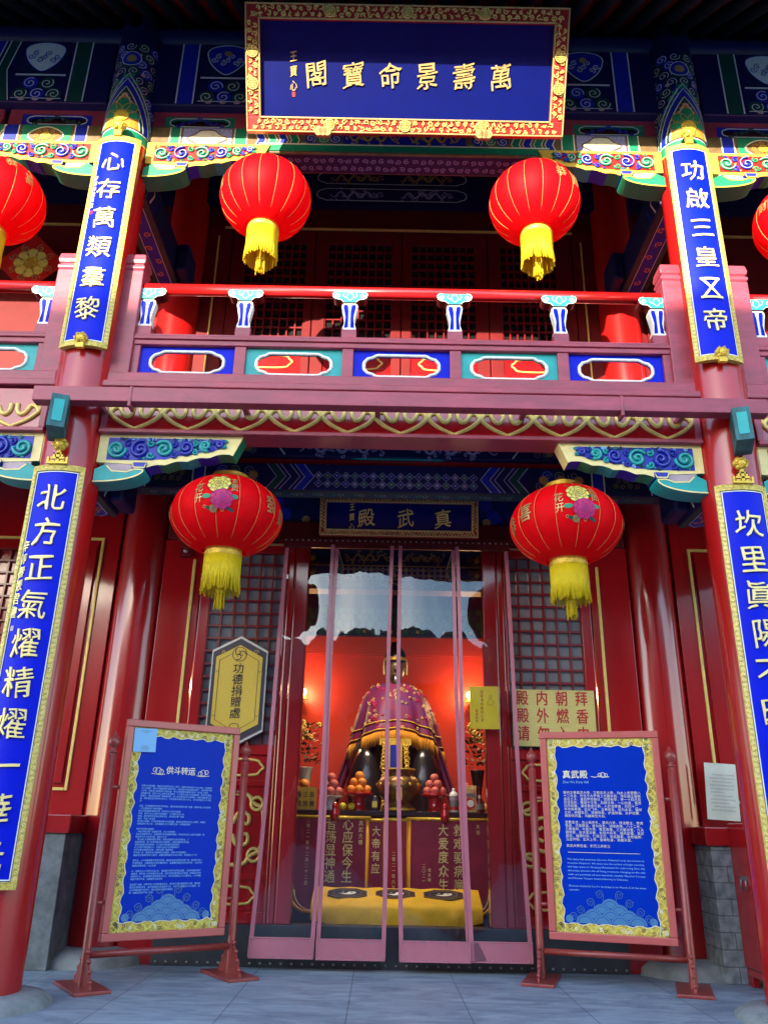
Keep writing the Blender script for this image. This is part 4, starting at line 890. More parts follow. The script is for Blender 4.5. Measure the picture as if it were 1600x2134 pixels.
# ================================================================== LANTERNS
def lantern(x, y, z, rx, rz, label, big, wire_top, texts, rot=0.):
    t = thing('red_lantern', label, 'lantern', (x, y, z), rot, 'red lanterns hanging from the beams')
    s = MB().use('lantern_red'); n = 20; nr = 16
    a0 = (.155 if not big else .165)
    t0 = math.asin(min(.9, a0 / rx)); prof = [(rx * sin(t0 + (pi - 2 * t0) * i / n), -rz * cos(t0 + (pi - 2 * t0) * i / n)) for i in range(n + 1)]
    def rib(a): return 1 - .022 * abs(sin(a * nr / 2)) ** .6 * 0 - .020 * (1 - abs(sin(a * nr / 2)) ** .5)
    k = 128; vs = []
    for r_, zz in prof:
        for i in range(k):
            a = 2 * pi * i / k; q_ = r_ * rib(a); vs.append((q_ * cos(a), q_ * sin(a), zz))
    s.add(vs, [(j * k + i, j * k + (i + 1) % k, (j + 1) * k + (i + 1) % k, (j + 1) * k + i) for j in range(n) for i in range(k)], None, True); s.build('shade', t)
    w_ = MB().use('pale_gold')
    for i in range(nr):
        a = 2 * pi * i / nr; w_.tube([(r_ * .986 * cos(a), r_ * .986 * sin(a), zz) for r_, zz in prof[2:-2]], .0012, 4)
    w_.build('rib', t)
    zt, zb = prof[-1][1], prof[0][1]; c_ = MB().use('gold'); r0 = a0 * .84
    c_.lathe([(r0, zt - .02), (r0, zt), (r0 * 1.08, zt + .008), (r0, zt + .016), (r0 * .98, zt + .04), (r0 * 1.06, zt + .046), (r0 * .4, zt + .05)], n=28); c_.build('cap', t)
    c_ = MB().use('gold'); c_.lathe([(r0 * .75, zb - .055), (r0 * 1.04, zb - .05), (r0 * .98, zb - .035), (r0 * 1.06, zb - .025), (r0, zb - .01), (r0 * 1.04, zb + .012)], n=28); c_.build('cap', t)
    q = MB().use('tassel'); rd = random.Random(int(x * 100)); Lt = .27 * (1.0 if big else 1.05)
    for i in range(110):
        a = 2 * pi * i / 110; e = rd.uniform(-.012, .012); f = rd.uniform(.92, 1.06)
        q.tube([(r0 * cos(a), r0 * sin(a), zb - .045), (r0 * 1.0 * cos(a + e), r0 * 1.0 * sin(a + e), zb - .05 - Lt * .5), (r0 * 1.03 * cos(a + e * 3) + rd.uniform(-.008, .008), r0 * 1.03 * sin(a + e * 3), zb - .05 - Lt * f)], .0052, 4)
    for i in range(34):
        a = rd.random() * 6.3; r_ = .035 * sqrt(rd.random()); q.tube([(r_ * cos(a), r_ * sin(a), zb - .06), (r_ * cos(a), r_ * sin(a), zb - .05 - Lt), (r_ * 1.2 * cos(a), r_ * 1.2 * sin(a), zb - .05 - Lt - rd.uniform(.09, .14))], .005, 4)
    q.lathe([(.03, zb - .06 - Lt), (.042, zb - .05 - Lt), (.03, zb - .03 - Lt)], n=12); q.build('tassel', t)
    v = MB().use('stand_red'); v.tube([(0, 0, zt + .04), (0, 0, wire_top - z)], .0035, 5); v.build('wire', t)
    # painted characters: map (u,v) = longitude measured from the viewer's side, height
    def M(lon0):
        def f(u, vv, ww):
            zz = max(-rz * .97, min(rz * .97, vv)); r_ = rx * sqrt(1 - (zz / rz) ** 2); a = lon0 + u / max(.05, r_)
            q_ = (r_ * rib(a - pi / 2) + .004 + ww); return (q_ * sin(a), -q_ * cos(a), zz)
        return f
    l = MB().use('dull_gold')
    for ch, lon, vv, sz in texts: l.map = M(R(lon)); put_char(l, ch, 0, vv, sz, .001, bold=.02, slices=6, sx=.85, shear=.08)
    l.build('lettering', t, recalc=False)
    if big:
        fl = MB(); fl.map = M(R(-2))
        def peony(cu, cv, r_, m, ln, off):
            for ring, (rr, pr, npet) in enumerate(((.66, .40, 9), (.40, .34, 7), (.16, .26, 5))):
                for k2 in range(npet):
                    a = 2 * pi * k2 / npet + ring * .4; P = [(cu + r_ * (rr * cos(a) + pr * cos(w2) * (1 + .12 * cos(3 * w2 - a))), cv + r_ * (rr * sin(a) + pr * sin(w2))) for w2 in [2 * pi * j / 12 for j in range(12)]]
                    fl.fan(P, off + .0015 * ring, m); fl.ribbon(P, r_ * .05, off + .0015 * ring + .001, ln, closed=True)
        for k2 in range(8):
            a = k2 * pi / 4; P = [(.04 + .10 * cos(a) + .035 * cos(w2), .0 + .13 * sin(a) + .02 * sin(w2 + a)) for w2 in [2 * pi * j / 8 for j in range(8)]]; fl.fan(P, .0005, 'dark_green' if k2 % 2 else 'paint_green')
        peony(.02, rz * .36, .080, 'peony_yellow', 'brown_paint', .002); peony(.055, -rz * .06, .076, 'peony_pink', 'magenta_line', .008); peony(-.005, -rz * .30, .026, 'dull_gold', 'brown_paint', .003)
        for a, c in ((-.07, -.25), (.06, -.32), (.12, -.08), (-.05, .62), (.05, .66)): fl.ribbon(circ(a, rz * c, .010, 10), .004, .002, 'dull_gold', closed=True)
        fl.build('peonies', t)
    return t
big = lambda off: [('花', -19 + off, .075, .075), ('开', -18 + off, -.01, .068), ('富', 17 + off, .145, .05), ('贵', 17 + off, .08, .065)]
lantern(-1.20, -.03, 6.13, .394, .345, 'round red lantern above the balcony, left of the centre door', False, 6.64, [('喜', -62, .0, .11), ('發', 92, .05, .12)])
lantern(1.14, -.03, 6.13, .394, .345, 'round red lantern above the balcony, right one with gold characters at its shoulder', False, 6.64, [('恭', 24, .03, .11), ('喜', 50, .03, .11)])
lantern(-3.52, -.05, 6.04, .40, .352, 'red lantern cut by the left edge of the photo beside the upper bracket', False, 6.64, [('恭', 38, .15, .10), ('喜', 62, .06, .10)])
lantern(3.44, -.05, 5.97, .40, .352, 'red lantern just showing at the right edge of the photo', False, 6.64, [('喜', -50, .1, .1), ('财', -75, .06, .1)])
lantern(-1.345, .30, 3.285, .435, .315, 'wide red lantern with peonies hanging left of the small door plaque', True, 3.70, big(0) + [('發', 60, .02, .13), ('财', 82, -.03, .12), ('喜', -76, -.02, .12)])
lantern(1.305, .30, 3.262, .435, .315, 'wide red lantern with peonies hanging right of the small door plaque', True, 3.70, big(0) + [('喜', -56, .01, .13), ('恭', -80, -.04, .12), ('发', 76, .0, .12)])

# ================================================================== TEAL BOXES AT THE FLOOR BEAM
for x, s, lb in ((-2.50, -1, 'teal painted wooden box on the left column below the trough board'), (2.475, 1, 'teal painted wooden box on the right column below the trough board')):
    b = MB().use('old_teal'); b.box(-.06, .06, -.12, .12, -.135, .135); b.box(-.063, -.061, -.05, .05, -.06, .06, 'dark_green'); b.box(.061, .064, -.06, .06, -.07, .07, 'dark_green'); b.box(-.035, .035, -.124, -.121, -.09, .09, 'teal')
    o = b.build('wooden_box', None, .006); o.location = (x, -.36, 3.78); o.rotation_euler = (R(-4), 0, R(-18 * s)); tag(o, lb, 'box', 'teal boxes at the floor beam')

# ================================================================== NOTICE STANDS
def notice_stand(ax, ay, bx, by, z0, z1, label, kind):
    L_ = sqrt((bx - ax) ** 2 + (by - ay) ** 2); t = thing('notice_stand', label, 'notice stand', ((ax + bx) / 2, (ay + by) / 2, 0), atan2(by - ay, bx - ax), 'red tube notice stands on the paving'); h = L_ / 2
    for s in (-1, 1):
        p = MB().use('stand_red'); p.lathe([(.029, .02), (.029, 1.50), (.024, 1.502), (.024, 1.515), (.033, 1.517), (.033, 1.53), (.020, 1.535), (.018, 1.55), (.034, 1.565), (.044, 1.59), (.036, 1.62), (.018, 1.635), (.008, 1.66), (.0005, 1.675)], (s * h, 0, 0), 20); po = p.build('post', t)
        b = MB().use('stand_red'); b.box(s * h - .12, s * h + .12, -.26, .26, .0, .022); b.build('base_plate', t, .005)
        q = MB().use('stand_red')
        for d in (-1, 1):
            P = [(0.02, .02), (.19, .02)] + [(.19 - .16 * i / 8, .03 + .20 * i / 8 + .014 * sin(i * pi)) for i in range(9)] + [(.02, .26)]
            n = len(P); vs = [(s * h + xx, d * yy, zz) for xx in (-.008, .008) for yy, zz in P]; q.add(vs, [tuple(range(n)), tuple(range(2 * n - 1, n - 1, -1))] + [(i, (i + 1) % n, n + (i + 1) % n, n + i) for i in range(n)])
            for k in range(4): q.ball((s * h, d * (.165 - k * .04), .06 + k * .055), .017, seg=8)
        q.build('gusset', po)
    c_ = MB().use('stand_red'); c_.tube([(-h, 0, .20), (h, 0, .20)], .022, 14)
    c_.build('crossbar', t)
    for z in (.52, 1.28):
        for s in (-1, 1): c_ = MB().use('stand_red'); c_.tube([(s * h, 0, z), (s * (h - .09), 0, z)], .013, 10); c_.build('connector', t)
    w_ = h - .075; f = MB().use('frame_red'); e = .052
    for a, b_, c, d in ((-w_, w_, z0, z0 + e), (-w_, w_, z1 - e, z1), (-w_, -w_ + e, z0 + e + .001, z1 - e - .001), (w_ - e, w_, z0 + e + .001, z1 - e - .001)): f.box(a, b_, -.03, .025, c, d)
    f.build('frame', t, .006)
    b = MB().use('sign_blue'); b.box(-w_ + e - .005, w_ - e + .005, -.008, .02, z0 + e - .005, z1 - e + .005); b.build('panel', t)
    g_ = MB().use('border_gold'); g_.map = yz(-.010); iw, i0, i1 = w_ - e, z0 + e, z1 - e; e2 = .062; rd = random.Random(5)
    def wavy(a, fixed, n, vert, s):
        out = []
        for i in range(n + 1):
            tt = a[0] + (a[1] - a[0]) * i / n; d = fixed + s * (e2 + .008 * sin(i * 1.7) + rd.uniform(-.004, .004)); out.append((fixed, tt, d))
        for i in range(n):
            P = [(out[i][0], out[i][1]), (out[i][2], out[i][1]), (out[i + 1][2], out[i + 1][1]), (out[i + 1][0], out[i + 1][1])]
            if not vert: P = [(y_, x_) for x_, y_ in P]
            g_.add([(x_, y_, .002) for x_, y_ in P], [(0, 1, 2, 3)])
        P = [(o_[2], o_[1]) for o_ in out]
        if not vert: P = [(y_, x_) for x_, y_ in P]
        g_.ribbon(P, .006, .0035, 'cream')
        P = [(fixed + s * (e2 * .5 + .018 * sin(i * .9)), a[0] + (a[1] - a[0]) * i / (3 * n)) for i in range(3 * n + 1)]
        if not vert: P = [(y_, x_) for x_, y_ in P]
        g_.ribbon(P, .010, .004, 'peony_yellow')
        for i in range(n):
            cx_, cy_ = fixed + s * e2 * rd.uniform(.25, .8), a[0] + (a[1] - a[0]) * (i + rd.random()) / n
            if not vert: cx_, cy_ = cy_, cx_
            g_.ribbon(spiral(cx_, cy_, .015, 1.2, rd.random() * 6, 1, 9), .006, .005, rd.choice(('peony_yellow', 'cream', 'brown_paint', 'gold')))
    wavy((i0, i1), -iw, 44, True, 1); wavy((i0, i1), iw, 44, True, -1); wavy((-iw, iw), i0, 26, False, 1); wavy((-iw, iw), i1, 26, False, -1)
    g_.build('border', t)
    # sea waves at the foot of the panel
    v = MB(); v.map = yz(-.009); zb = i0 + e2
    for row, (n, zz) in enumerate(((1, .112), (2, .076), (3, .040), (4, .004))):
        for k in range(n):
            cx_ = (k - (n - 1) / 2) * .125; P = [(cx_ + .066 * cos(pi * i / 12), zb + zz + .062 * sin(pi * i / 12)) for i in range(13)]
            v.fan(P, .001 + row * .0012, 'sign_fill'); v.ribbon(P, .005, .002 + row * .0012, 'sign_line'); v.ribbon([(cx_ + .05 * cos(pi * i / 12), zb + zz + .046 * sin(pi * i / 12)) for i in range(13)], .003, .002 + row * .0012, 'sign_blue')
    for s in (-1, 1):
        for k, (a, c) in enumerate(((.07, .21), (.14, .155), (.215, .10), (.27, .055))): v.ribbon(spiral(s * a, zb + c - .01, .028, 1.5, 1.5, -s, 16), .005, .003, 'sign_line'); v.ribbon(smooth([(s * (a - .02), zb + c - .05), (s * (a - .03), zb + c), (s * a, zb + c + .025), (s * (a + .03), zb + c)]), .005, .003, 'sign_line')
        v.fan(circ(s * .30, zb + .03, .028, 12), .001, 'sign_fill')
    v.build('wave_motif', t)
    l = MB().use('cream'); l.map = yz(-.0095); tw = 2 * (iw - e2) * .86; tx = -tw / 2
    if kind == 'left':
        zt = i1 - .30; put_line(l, '供斗转运', -.118, zt, .052, .058, off=.001, bold=.03)
        for s in (-1, 1):
            for k, (a, r_) in enumerate(((.155, .016), (.178, .022), (.205, .015))): l.ribbon(circ(s * a, zt - .012 + .006 * k % 2, r_, 14), .004, .002, closed=True)
            l.ribbon(smooth([(s * .125, zt - .028), (s * .16, zt - .034), (s * .23, zt - .026)]), .004, .002)
        l.build('title', t, recalc=False); l = MB().use('sheet_blue'); l.map = yz(-.0095)
        body = '供奉斗灯是道教祈福延生的传统科仪礼斗者可消灾解厄保命延年凡人之本命元辰皆属北斗七元君所主诚心礼拜福寿康宁家宅平安事业顺遂学业有成消除业障广结善缘四季平安八方来财斋主信士随缘供灯功德无量'
        rows = [24, 24, 23, 24, 24, 24, 1, 0, 24, 8, 14, 15, 15, 6, 23, 18, 0, 6, 13, 23, 10, 18, 18, 15, 15, 13, 17, 21, 0, 23, 23, 8, 0, 23, 23, 23, 10, 0, 23, 23, 14, 8]
        z = zt - .115; k = 0; sz = tw / 40
        for i, n in enumerate(rows):
            n = int(n * 1.6); line = ''
            for j in range(n):
                line += '，' if (k * 7 + j * 3 + i) % 13 == 5 else body[k % len(body)]; k += 1
            put_line(l, line, tx, z, sz * .92, sz, off=.001, res=1); z -= .0176
        l.build('body_text', t, recalc=False)
    else:
        zt = i1 - .275; put_line(l, '真武殿', tx + .0, zt, .056, .066, off=.001, bold=.035)
        l.ribbon(smooth([(tx + .22, zt - .014), (tx + .26, zt - .022), (tx + .29, zt - .006), (tx + .32, zt - .02), (tx + .36, zt - .016)]), .004, .002)
        for a, r_ in ((.29, .014), (.312, .019), (.336, .012)): l.ribbon(circ(tx + a, zt - .004, r_, 12), .004, .002, closed=True)
        put_latin(l, 'Zhen Wu Deity Hall', tx, zt - .065, .026, .001, 'sheet_blue', .20); l.build('title', t, recalc=False)
        l = MB().use('cream'); l.map = yz(-.0095); sz = tw / 19.5
        paras = [['殿内主奉真武大帝，又称玄天上帝，为太上老君第八', '十二化身，托生于大罗境上无欲天宫，净乐国王善胜', '皇后之子。皇后梦而吞日，觉而有孕，怀一十四月及', '四百余辰，降诞于王宫，后辞父母，一心向道，誓愿', '扫尽妖魔。道会紫虚元君，入武当修道，历四十二', '年功成果满，白日飞升，玉帝有旨，封为太玄，镇领', '北方，统摄玄武，荡魔除邪，护道降福，永护社稷，', '两旁供天蓬、天猷两位大将。'],
                 ['圣教宝诰：志心皈命礼，混元六天，传法教主，修真', '悟道，济度群迷，普为众生，消除灾障，八十二化，', '三教祖师，大慈大悲，救苦救难，三元都总管，九天', '游奕使，左天罡北极，右垣大将军，镇天助顺，真武', '灵应，福德衍庆，仁慈正烈，协运真君，治世福神，', '玉虚师相，玄天上帝，金阙化身，荡魔天尊。'], ['真武大帝圣诞：农历三月初三']]
        z = zt - .135
        for pa in paras:
            for ln in pa: put_line(l, ln, tx, z, sz * .70, sz * .84, off=.001, res=1); z -= .0245
            z -= .022
        z -= .02; l.ribbon([(tx + .01, z + .02), (tx + tw * .92, z + .02)], .003, .001); z -= .035
        l.build('body_text', t, recalc=False); l = MB().use('sheet_blue'); l.map = yz(-.0095)
        eng = ['This deity hall enshrines Zhenwu Celestial Lord, also known as', 'Xuantian Emperor. He once was the prince of Jingle country,', 'and later went to Wudang Mountains for cultivating Dao. He', 'eliminates disasters for all living creatures. Hanging on the side', 'walls are portraits of two marshals, namely Marshal Canopy', 'and Marshal Tianyou (means blessing in Chinese).', '', 'Zhenwu Celestial Lord\u2019s birthday is on March 3 of the lunar', 'calendar.']
        for ln in eng:
            if ln: put_latin(l, ln, tx, z, .0175, .001, None, tw * .96 if len(ln) > 54 else tw * .96 * len(ln) / 62)
            z -= .0265
        l.build('english_text', t, recalc=False)
    return t
ns = notice_stand(-2.07, .57, -1.19, 1.16, .275, 1.765, 'blue notice board with a pale blue sheet taped in its corner, standing at left', 'left')
notice_stand(1.115, 1.20, 2.13, .885, .285, 1.785, 'blue notice board with white Chinese and English text, standing at right', 'right')
s = MB().use('sheet_blue'); s.box(-.085, .085, -.002, .002, -.085, .085); s.map = yz(-.003)
for i, (n, z) in enumerate(((11, .066), (4, .055), (6, -.044), (9, -.056), (6, -.068))): put_line(s, '供斗祈福请您扫码登记信息'[:n], -.0042 * n, z, .0075, .0084, off=.001, m='grey_ink', res=1)
s.map = None
o = s.build('taped_sheet', None, recalc=False); hL = sqrt(.88 ** 2 + .59 ** 2) / 2; th = atan2(.59, .88)
ox, oy = -(hL - .075 - .052 - .092), -.022
o.location = (-1.63 + ox * cos(th) - oy * sin(th), .865 + ox * sin(th) + oy * cos(th), 1.765 - .052 - .093); o.rotation_euler = (0, R(-2), th); tag(o, 'pale blue sheet taped over the corner of the left notice board', 'sheet')

# ================================================================== SIGNS ON THE DOOR LEAVES
t = thing('hexagonal_sign', 'brass coloured six sided sign with black characters, hanging on the left lattice', 'sign', (-1.365, 1.53, 2.13)); W2, H1, H2 = .245, .475, .345
hexa = lambda k, o_=0: [(0, H1 * k), (W2 * k, H2 * k), (W2 * k, -H2 * k), (0, -H1 * k), (-W2 * k, -H2 * k), (-W2 * k, H2 * k)]
b = MB().use('silver'); b.prism(hexa(1.0), -.02, .02, 'silver'); b.build('frame', t, .003)
b = MB().use('black_frame'); b.prism(hexa(.955), -.026, -.021, 'black_frame'); b.map = yz(-.027)
for s in (-1, 1):
    for z in (.33, .26): b.ribbon(spiral(s * .14, z, .025, 1.2, 0, s, 10), .006, .001, 'dull_gold')
b.build('border', t)
b = MB().use('sign_brass'); b.prism(hexa(.83), -.032, -.027, 'sign_brass'); b.build('panel', t)
b = MB().use('black_ink'); b.map = yz(-.033); ins = [(x * .70, z * .74) for x, z in hexa(1)]
b.ribbon(ins, .005, .001, closed=True)
for x, z in ((-1, .16), (1, .16), (-1, -.22), (1, -.22)): b.ribbon([(x * .17, z), (x * .20, z)], .004, .001)
b.fan(circ(0, .312, .062, 24), .0015, 'sign_brass'); b.ribbon(circ(0, .312, .062, 24), .006, .003, closed=True)
for k in range(3): b.ribbon(spiral(.02 * cos(k * 2.1), .312 + .02 * sin(k * 2.1), .034, 1.1, k * 2.1, 1, 14), .009, .0035, taper=lambda q_: 1 - .7 * q_)
put_col(b, '功德捐贈處', 0, .185, .085, .096, off=.002, bold=.02, shear=.08, br=.02)
b.ribbon(smooth([(-.04, -.285), (.04, -.285), (.035, -.335), (-.035, -.335)], 1, True), .006, .002, closed=True); b.build('lettering', t, recalc=False)
t = thing('brass_sign', 'creased brass sheet sign with rows of red characters on the right door leaf', 'sign', (1.39, 1.555, 1.95))
b = MB().use('brass_sheet'); b.box(-.36, .36, -.004, .004, -.24, .24); b.build('panel', t)
b = MB().use('red_ink'); b.map = yz(-.005)
for r_, row in enumerate(('殿内朝拜', '殿外燃香', '请勿入内')):
    for i, ch in enumerate(row): put_char(b, ch, -.27 + i * .172, .165 - r_ * .15, .118, .001, bold=.03, sx=.82)
b.build('lettering', t, recalc=False)
t = thing('yellow_paper', 'bright yellow paper notice stuck on the right side of the plastic door curtain', 'notice', (.775, 1.452, 2.015))
b = MB().use('yellow_paper'); b.box(-.125, .125, -.001, .001, -.18, .18); b.build('sheet', t)
b = MB().use('red_ink'); b.map = yz(-.002); put_col(b, '进殿请佩戴好口罩', -.02, .13, .024, .034, off=.001, res=2); put_col(b, '谢谢配合', -.066, -.03, .022, .028, off=.001, res=2)
b.ribbon(circ(.055, .095, .012, 10), .003, .001, 'brown_paint', closed=True); b.ribbon(smooth([(.055, .08), (.025, .05), (.03, .02), (.08, .02), (.085, .05), (.055, .08)], 2), .003, .001, 'brown_paint'); b.build('lettering', t, recalc=False)
t = thing('white_paper', 'white typed notice pinned to the wall beside the right column, its corner lifting', 'notice', (2.745, 1.50, 1.37)); t.rotation_euler = (0, R(3), R(-4))
b = MB().use('white_paper'); n = 8
b.add([(-.13 + .26 * i / n, .006 * sin(i) - .02 * (i / n) ** 2 * (1 - j / n), -.225 + .45 * j / n) for j in range(n + 1) for i in range(n + 1)], [(j * (n + 1) + i, j * (n + 1) + i + 1, (j + 1) * (n + 1) + i + 1, (j + 1) * (n + 1) + i) for j in range(n) for i in range(n)], None, True); b.build('sheet', t)
b = MB().use('grey_ink'); b.map = lambda u, v, w_: (u, -.024 - w_ + .0, v)
for i, (n, x) in enumerate(((11, .02), (12, 0), (10, .02), (12, 0), (12, 0), (7, 0), (10, .02), (12, 0), (9, 0), (11, .02), (12, 0))): put_line(b, '文明敬香爱护文物保持殿内清洁请勿拍照喧哗敬请各位信众配合谢谢'[i:i + n], -.10 + x, .13 - i * .028, .013, .0165, off=.001, res=1)
b.build('lettering', t, recalc=False)

t = thing('diamond_ornament', 'red diamond paper ornament with yellow flower, hanging at the far left of the gallery', 'ornament', (-4.03, 1.66, 6.72)); t.rotation_euler = (0, R(45), 0)
b = MB().use('bright_red'); b.box(-.27, .27, -.004, .004, -.27, .27); b.build('paper', t); b = MB(); b.map = yz(-.005)
for k in range(8): b.fan([(x + .13 * cos(k * pi / 4), z + .13 * sin(k * pi / 4)) for x, z in circ(0, 0, .06, 12)], .001, 'peony_yellow'); b.ribbon(spiral(.21 * cos(k * pi / 4 + .4), .21 * sin(k * pi / 4 + .4), .05, 1.4, k, 1, 12), .012, .001, 'dull_gold')
b.fan(circ(0, 0, .08, 14), .002, 'gold'); b.build('pattern', t)
b = MB().use('shade_red'); b.box(-.05, .05, -.04, .0, -.07, .07); b.ball((0, -.04, -.02), .022, 'rivet', 10); o = b.build('wall_sensor'); o.location = (-1.96, FY - .002, 3.43); tag(o, 'small dark red sensor box high on the wall, left of the left lattice', 'sensor')
# ================================================================== PLASTIC DOOR CURTAIN
t = thing('door_curtain', 'clear plastic door curtain of four sheets with pink edging, hung across the doorway', 'curtain', (0, 1.48, 0)); ZT, ZB = 3.47, .10
h_ = MB().use('dark_red'); h_.box(-1.04, 1.05, -.012, .012, ZT - .03, ZT + .07)
for i in range(40): h_.ball((-1.02 + i * .0525, -.014, ZT + .04 - .0 * i), .008, 'rivet', 6)
h_.build('header_bar', t)
for k, (a0, a1, b0, b1) in enumerate(((-1.01, -.555, -1.10, -.59), (-.555, -.015, -.59, -.052), (.015, .535, .052, .605), (.535, 1.02, .605, 1.095))):
    X = lambda s_, zt: (a0 + (a1 - a0) * s_) * zt + (b0 + (b1 - b0) * s_) * (1 - zt) + .012 * sin(zt * 5 + k)
    Yv = lambda s_, zt: -.02 * sin(zt * pi) + .016 * sin(zt * 7 + k * 2 + s_ * 2) * (1 - zt) + .012 * cos(s_ * 3.1 + k) - .075 * (1 - zt) - (.02 * (1 - zt) ** 2) - .002 * k
    nx, nz = 10, 34; m_ = MB().use('clear_plastic')
    m_.add([(X(i / nx, j / nz), Yv(i / nx, j / nz), ZB + (ZT - ZB) * j / nz) for j in range(nz + 1) for i in range(nx + 1)], [(j * (nx + 1) + i, j * (nx + 1) + i + 1, (j + 1) * (nx + 1) + i + 1, (j + 1) * (nx + 1) + i) for j in range(nz) for i in range(nx)], None, True)
    o = m_.build('plastic_sheet', t)
    for s_ in (0, 1):
        e = MB().use('pvc_pink'); ws = .033; P = []
        for j in range(nz + 1):
            zt = j / nz; x = X(s_, zt); y = Yv(s_, zt); P += [(x - (ws if s_ else 0), y - .006, ZB + (ZT - ZB) * zt), (x + (0 if s_ else ws), y - .006, ZB + (ZT - ZB) * zt)]
        nn = len(P); P += [(x_, y_ + .012, z_) for x_, y_, z_ in P]
        f_ = []
        for j in range(nz): a = 2 * j; f_ += [(a, a + 1, a + 3, a + 2), (nn + a, nn + a + 2, nn + a + 3, nn + a + 1), (a, a + 2, nn + a + 2, nn + a), (a + 1, nn + a + 1, nn + a + 3, a + 3)]
        e.add(P, f_, None); e.build('edge_tape', o)
    p = MB().use('pvc_pink'); y = Yv(.5, 0); xa, xb = X(0, .02) + .004, X(1, .02) - .004
    p.box(xa, xb, y - .014, y - .002, ZB - .01, ZB + .135); p.box(xa, xb, y - .018, y - .014, ZB + .125, ZB + .135); p.box(xa, xa + .01, y - .018, y - .014, ZB - .01, ZB + .125); p.box(xb - .01, xb, y - .018, y - .014, ZB - .01, ZB + .125); p.box(xa, xb, y - .017, y - .014, ZB - .012, ZB - .002)
    for i in range(4):
        for z in (ZB + .118, ZB + .004): p.ball((xa + .03 + (xb - xa - .06) * i / 3, y - .017, z), .0065, 'rivet', 6)
    p.build('bottom_plate', o, .002)

# ================================================================== RED METAL CABINET
t = thing('metal_cabinet', 'red metal fire cabinet with a steel latch at the right edge', 'cabinet', (2.9, .98, 0))
b = MB().use('lacquer'); b.box(-.27, .30, -.26, .22, .12, 1.12); b.build('body', t, .012)
b = MB().use('lacquer'); b.box(-.262, .292, -.25, -.2, 0.0, .118); b.box(-.262, -.20, -.19, .21, .07, .118); b.box(-.262, -.21, .12, .21, .0, .07); b.box(.24, .292, -.19, .21, .07, .118); b.build('foot', t, .006)
b = MB().use('rivet'); b.box(-.279, -.271, -.04, .06, .72, .75); b.tube([(-.285, -.035, .73), (-.285, -.035, .66), (-.285, .05, .66), (-.285, .05, .73)], .006, 6); b.build('handle', t)

# ================================================================== ALTAR, OFFERINGS, STATUE
TOP = 1.19
t = thing('altar_table', 'long dark altar table inside the doorway', 'table', (.02, 3.2, 0))
b = MB().use('robe_black'); b.box(-1.02, 1.02, -.3, .3, TOP - .05, TOP - .001); b.build('table_top', t, .01)
b = MB().use('dark_red'); b.box(-.98, .98, -.20, .26, .03, TOP - .052); b.build('apron', t)
for x in (-.97, .97):
    for y in (-.26, .24): b = MB().use('robe_black'); b.box(x - .035, x + .035, y - .035, y + .035, .02, TOP - .052); b.build('leg', t, .006)
def pennant(x0, x1, z0, z1, m, label, cols, y=2.885, round_=True, border=True):
    cx_ = (x0 + x1) / 2; t = thing('silk_banner', label, 'banner', (cx_, y, (z0 + z1) / 2), 0, 'votive banners on the altar front'); zc = (z0 + z1) / 2; a = (x1 - x0) / 2; H = (z1 - z0) / 2
    r_ = .18 if round_ else .01
    out = [(-a, H), (-a, -H + r_)] + ([(-a + r_ * (1 - cos(q_)), -H + r_ * (1 - sin(q_))) for q_ in [pi / 2 * i / 6 for i in range(7)]] + [(a - r_ * (1 - cos(q_)), -H + r_ * (1 - sin(q_))) for q_ in [pi / 2 * i / 6 for i in range(6, -1, -1)]] if round_ else [(-a, -H), (a, -H)]) + [(a, -H + r_), (a, H)]
    b = MB().use(m); b.prism(out, -.004, .004, m); b.build('cloth', t)
    if border:
        f = MB().use('fringe'); f.tube([(x, -.008, z) for x, z in out], .016, 6, flat=.5); f.tube([(x * .88, -.007, z * .96) for x, z in out[1:-1]], .004, 4, 'cream'); f.tube([(-a - .03, -.006, H), (a + .03, -.006, H)], .017, 8, 'gold'); f.build('fringe', t)
    l = MB().use('letter_gold'); l.map = yz(-.005)
    for txt, u, v, sz, adv in cols: put_col(l, txt, u - cx_, v - zc, sz, adv, off=.002, bold=.02, sx=.9, br=.02)
    l.build('lettering', t, recalc=False)
pennant(-.95, -.22, .28, 1.12, 'banner', 'maroon votive banner at left of the altar front, with two columns of large gold characters', [('心应保今生', -.41, 1.06, .105, .118), ('昔荡显神通', -.575, 1.06, .105, .118), ('真武大帝', -.285, 1.07, .045, .058), ('二零二一年十二月二十二日', -.80, 1.09, .036, .051)])
pennant(-.215, -.05, .30, 1.10, 'banner', 'narrow purple banner strip with four gold characters between two wider banners', [('大帝有应', -.135, 1.0, .085, .112)], 2.893, False)
pennant(-.045, .175, .28, 1.11, 'banner_red', 'deep red banner in the middle of the altar front with a dated line', [('二零二一年六月二十', .04, .80, .036, .05)], 2.90, False, True)
pennant(.19, 1.0, .27, 1.12, 'banner', 'maroon votive banner at right of the altar front, edged in yellow', [('救难驱病魔', .67, 1.02, .10, .122), ('大爱度众生', .52, 1.02, .10, .122), ('二〇二一', .33, .70, .034, .045), ('郭某敬', .385, .66, .03, .042), ('大帝', .86, 1.06, .04, .055)])
for x, lb in ((-.545, 'small red gourd ornament fixed to the altar edge, left one'), (.535, 'small red gourd ornament fixed to the altar edge, right one')):
    b = MB().use('red_gloss'); b.lathe([(.001, -.06), (.03, -.055), (.045, -.02), (.042, .02), (.024, .05), (.03, .075), (.022, .10), (.008, .115), (.001, .12)], n=20); o = b.build('gourd_ornament'); o.location = (x, 2.845, 1.15); tag(o, lb, 'ornament', 'red ornaments on the altar edge')
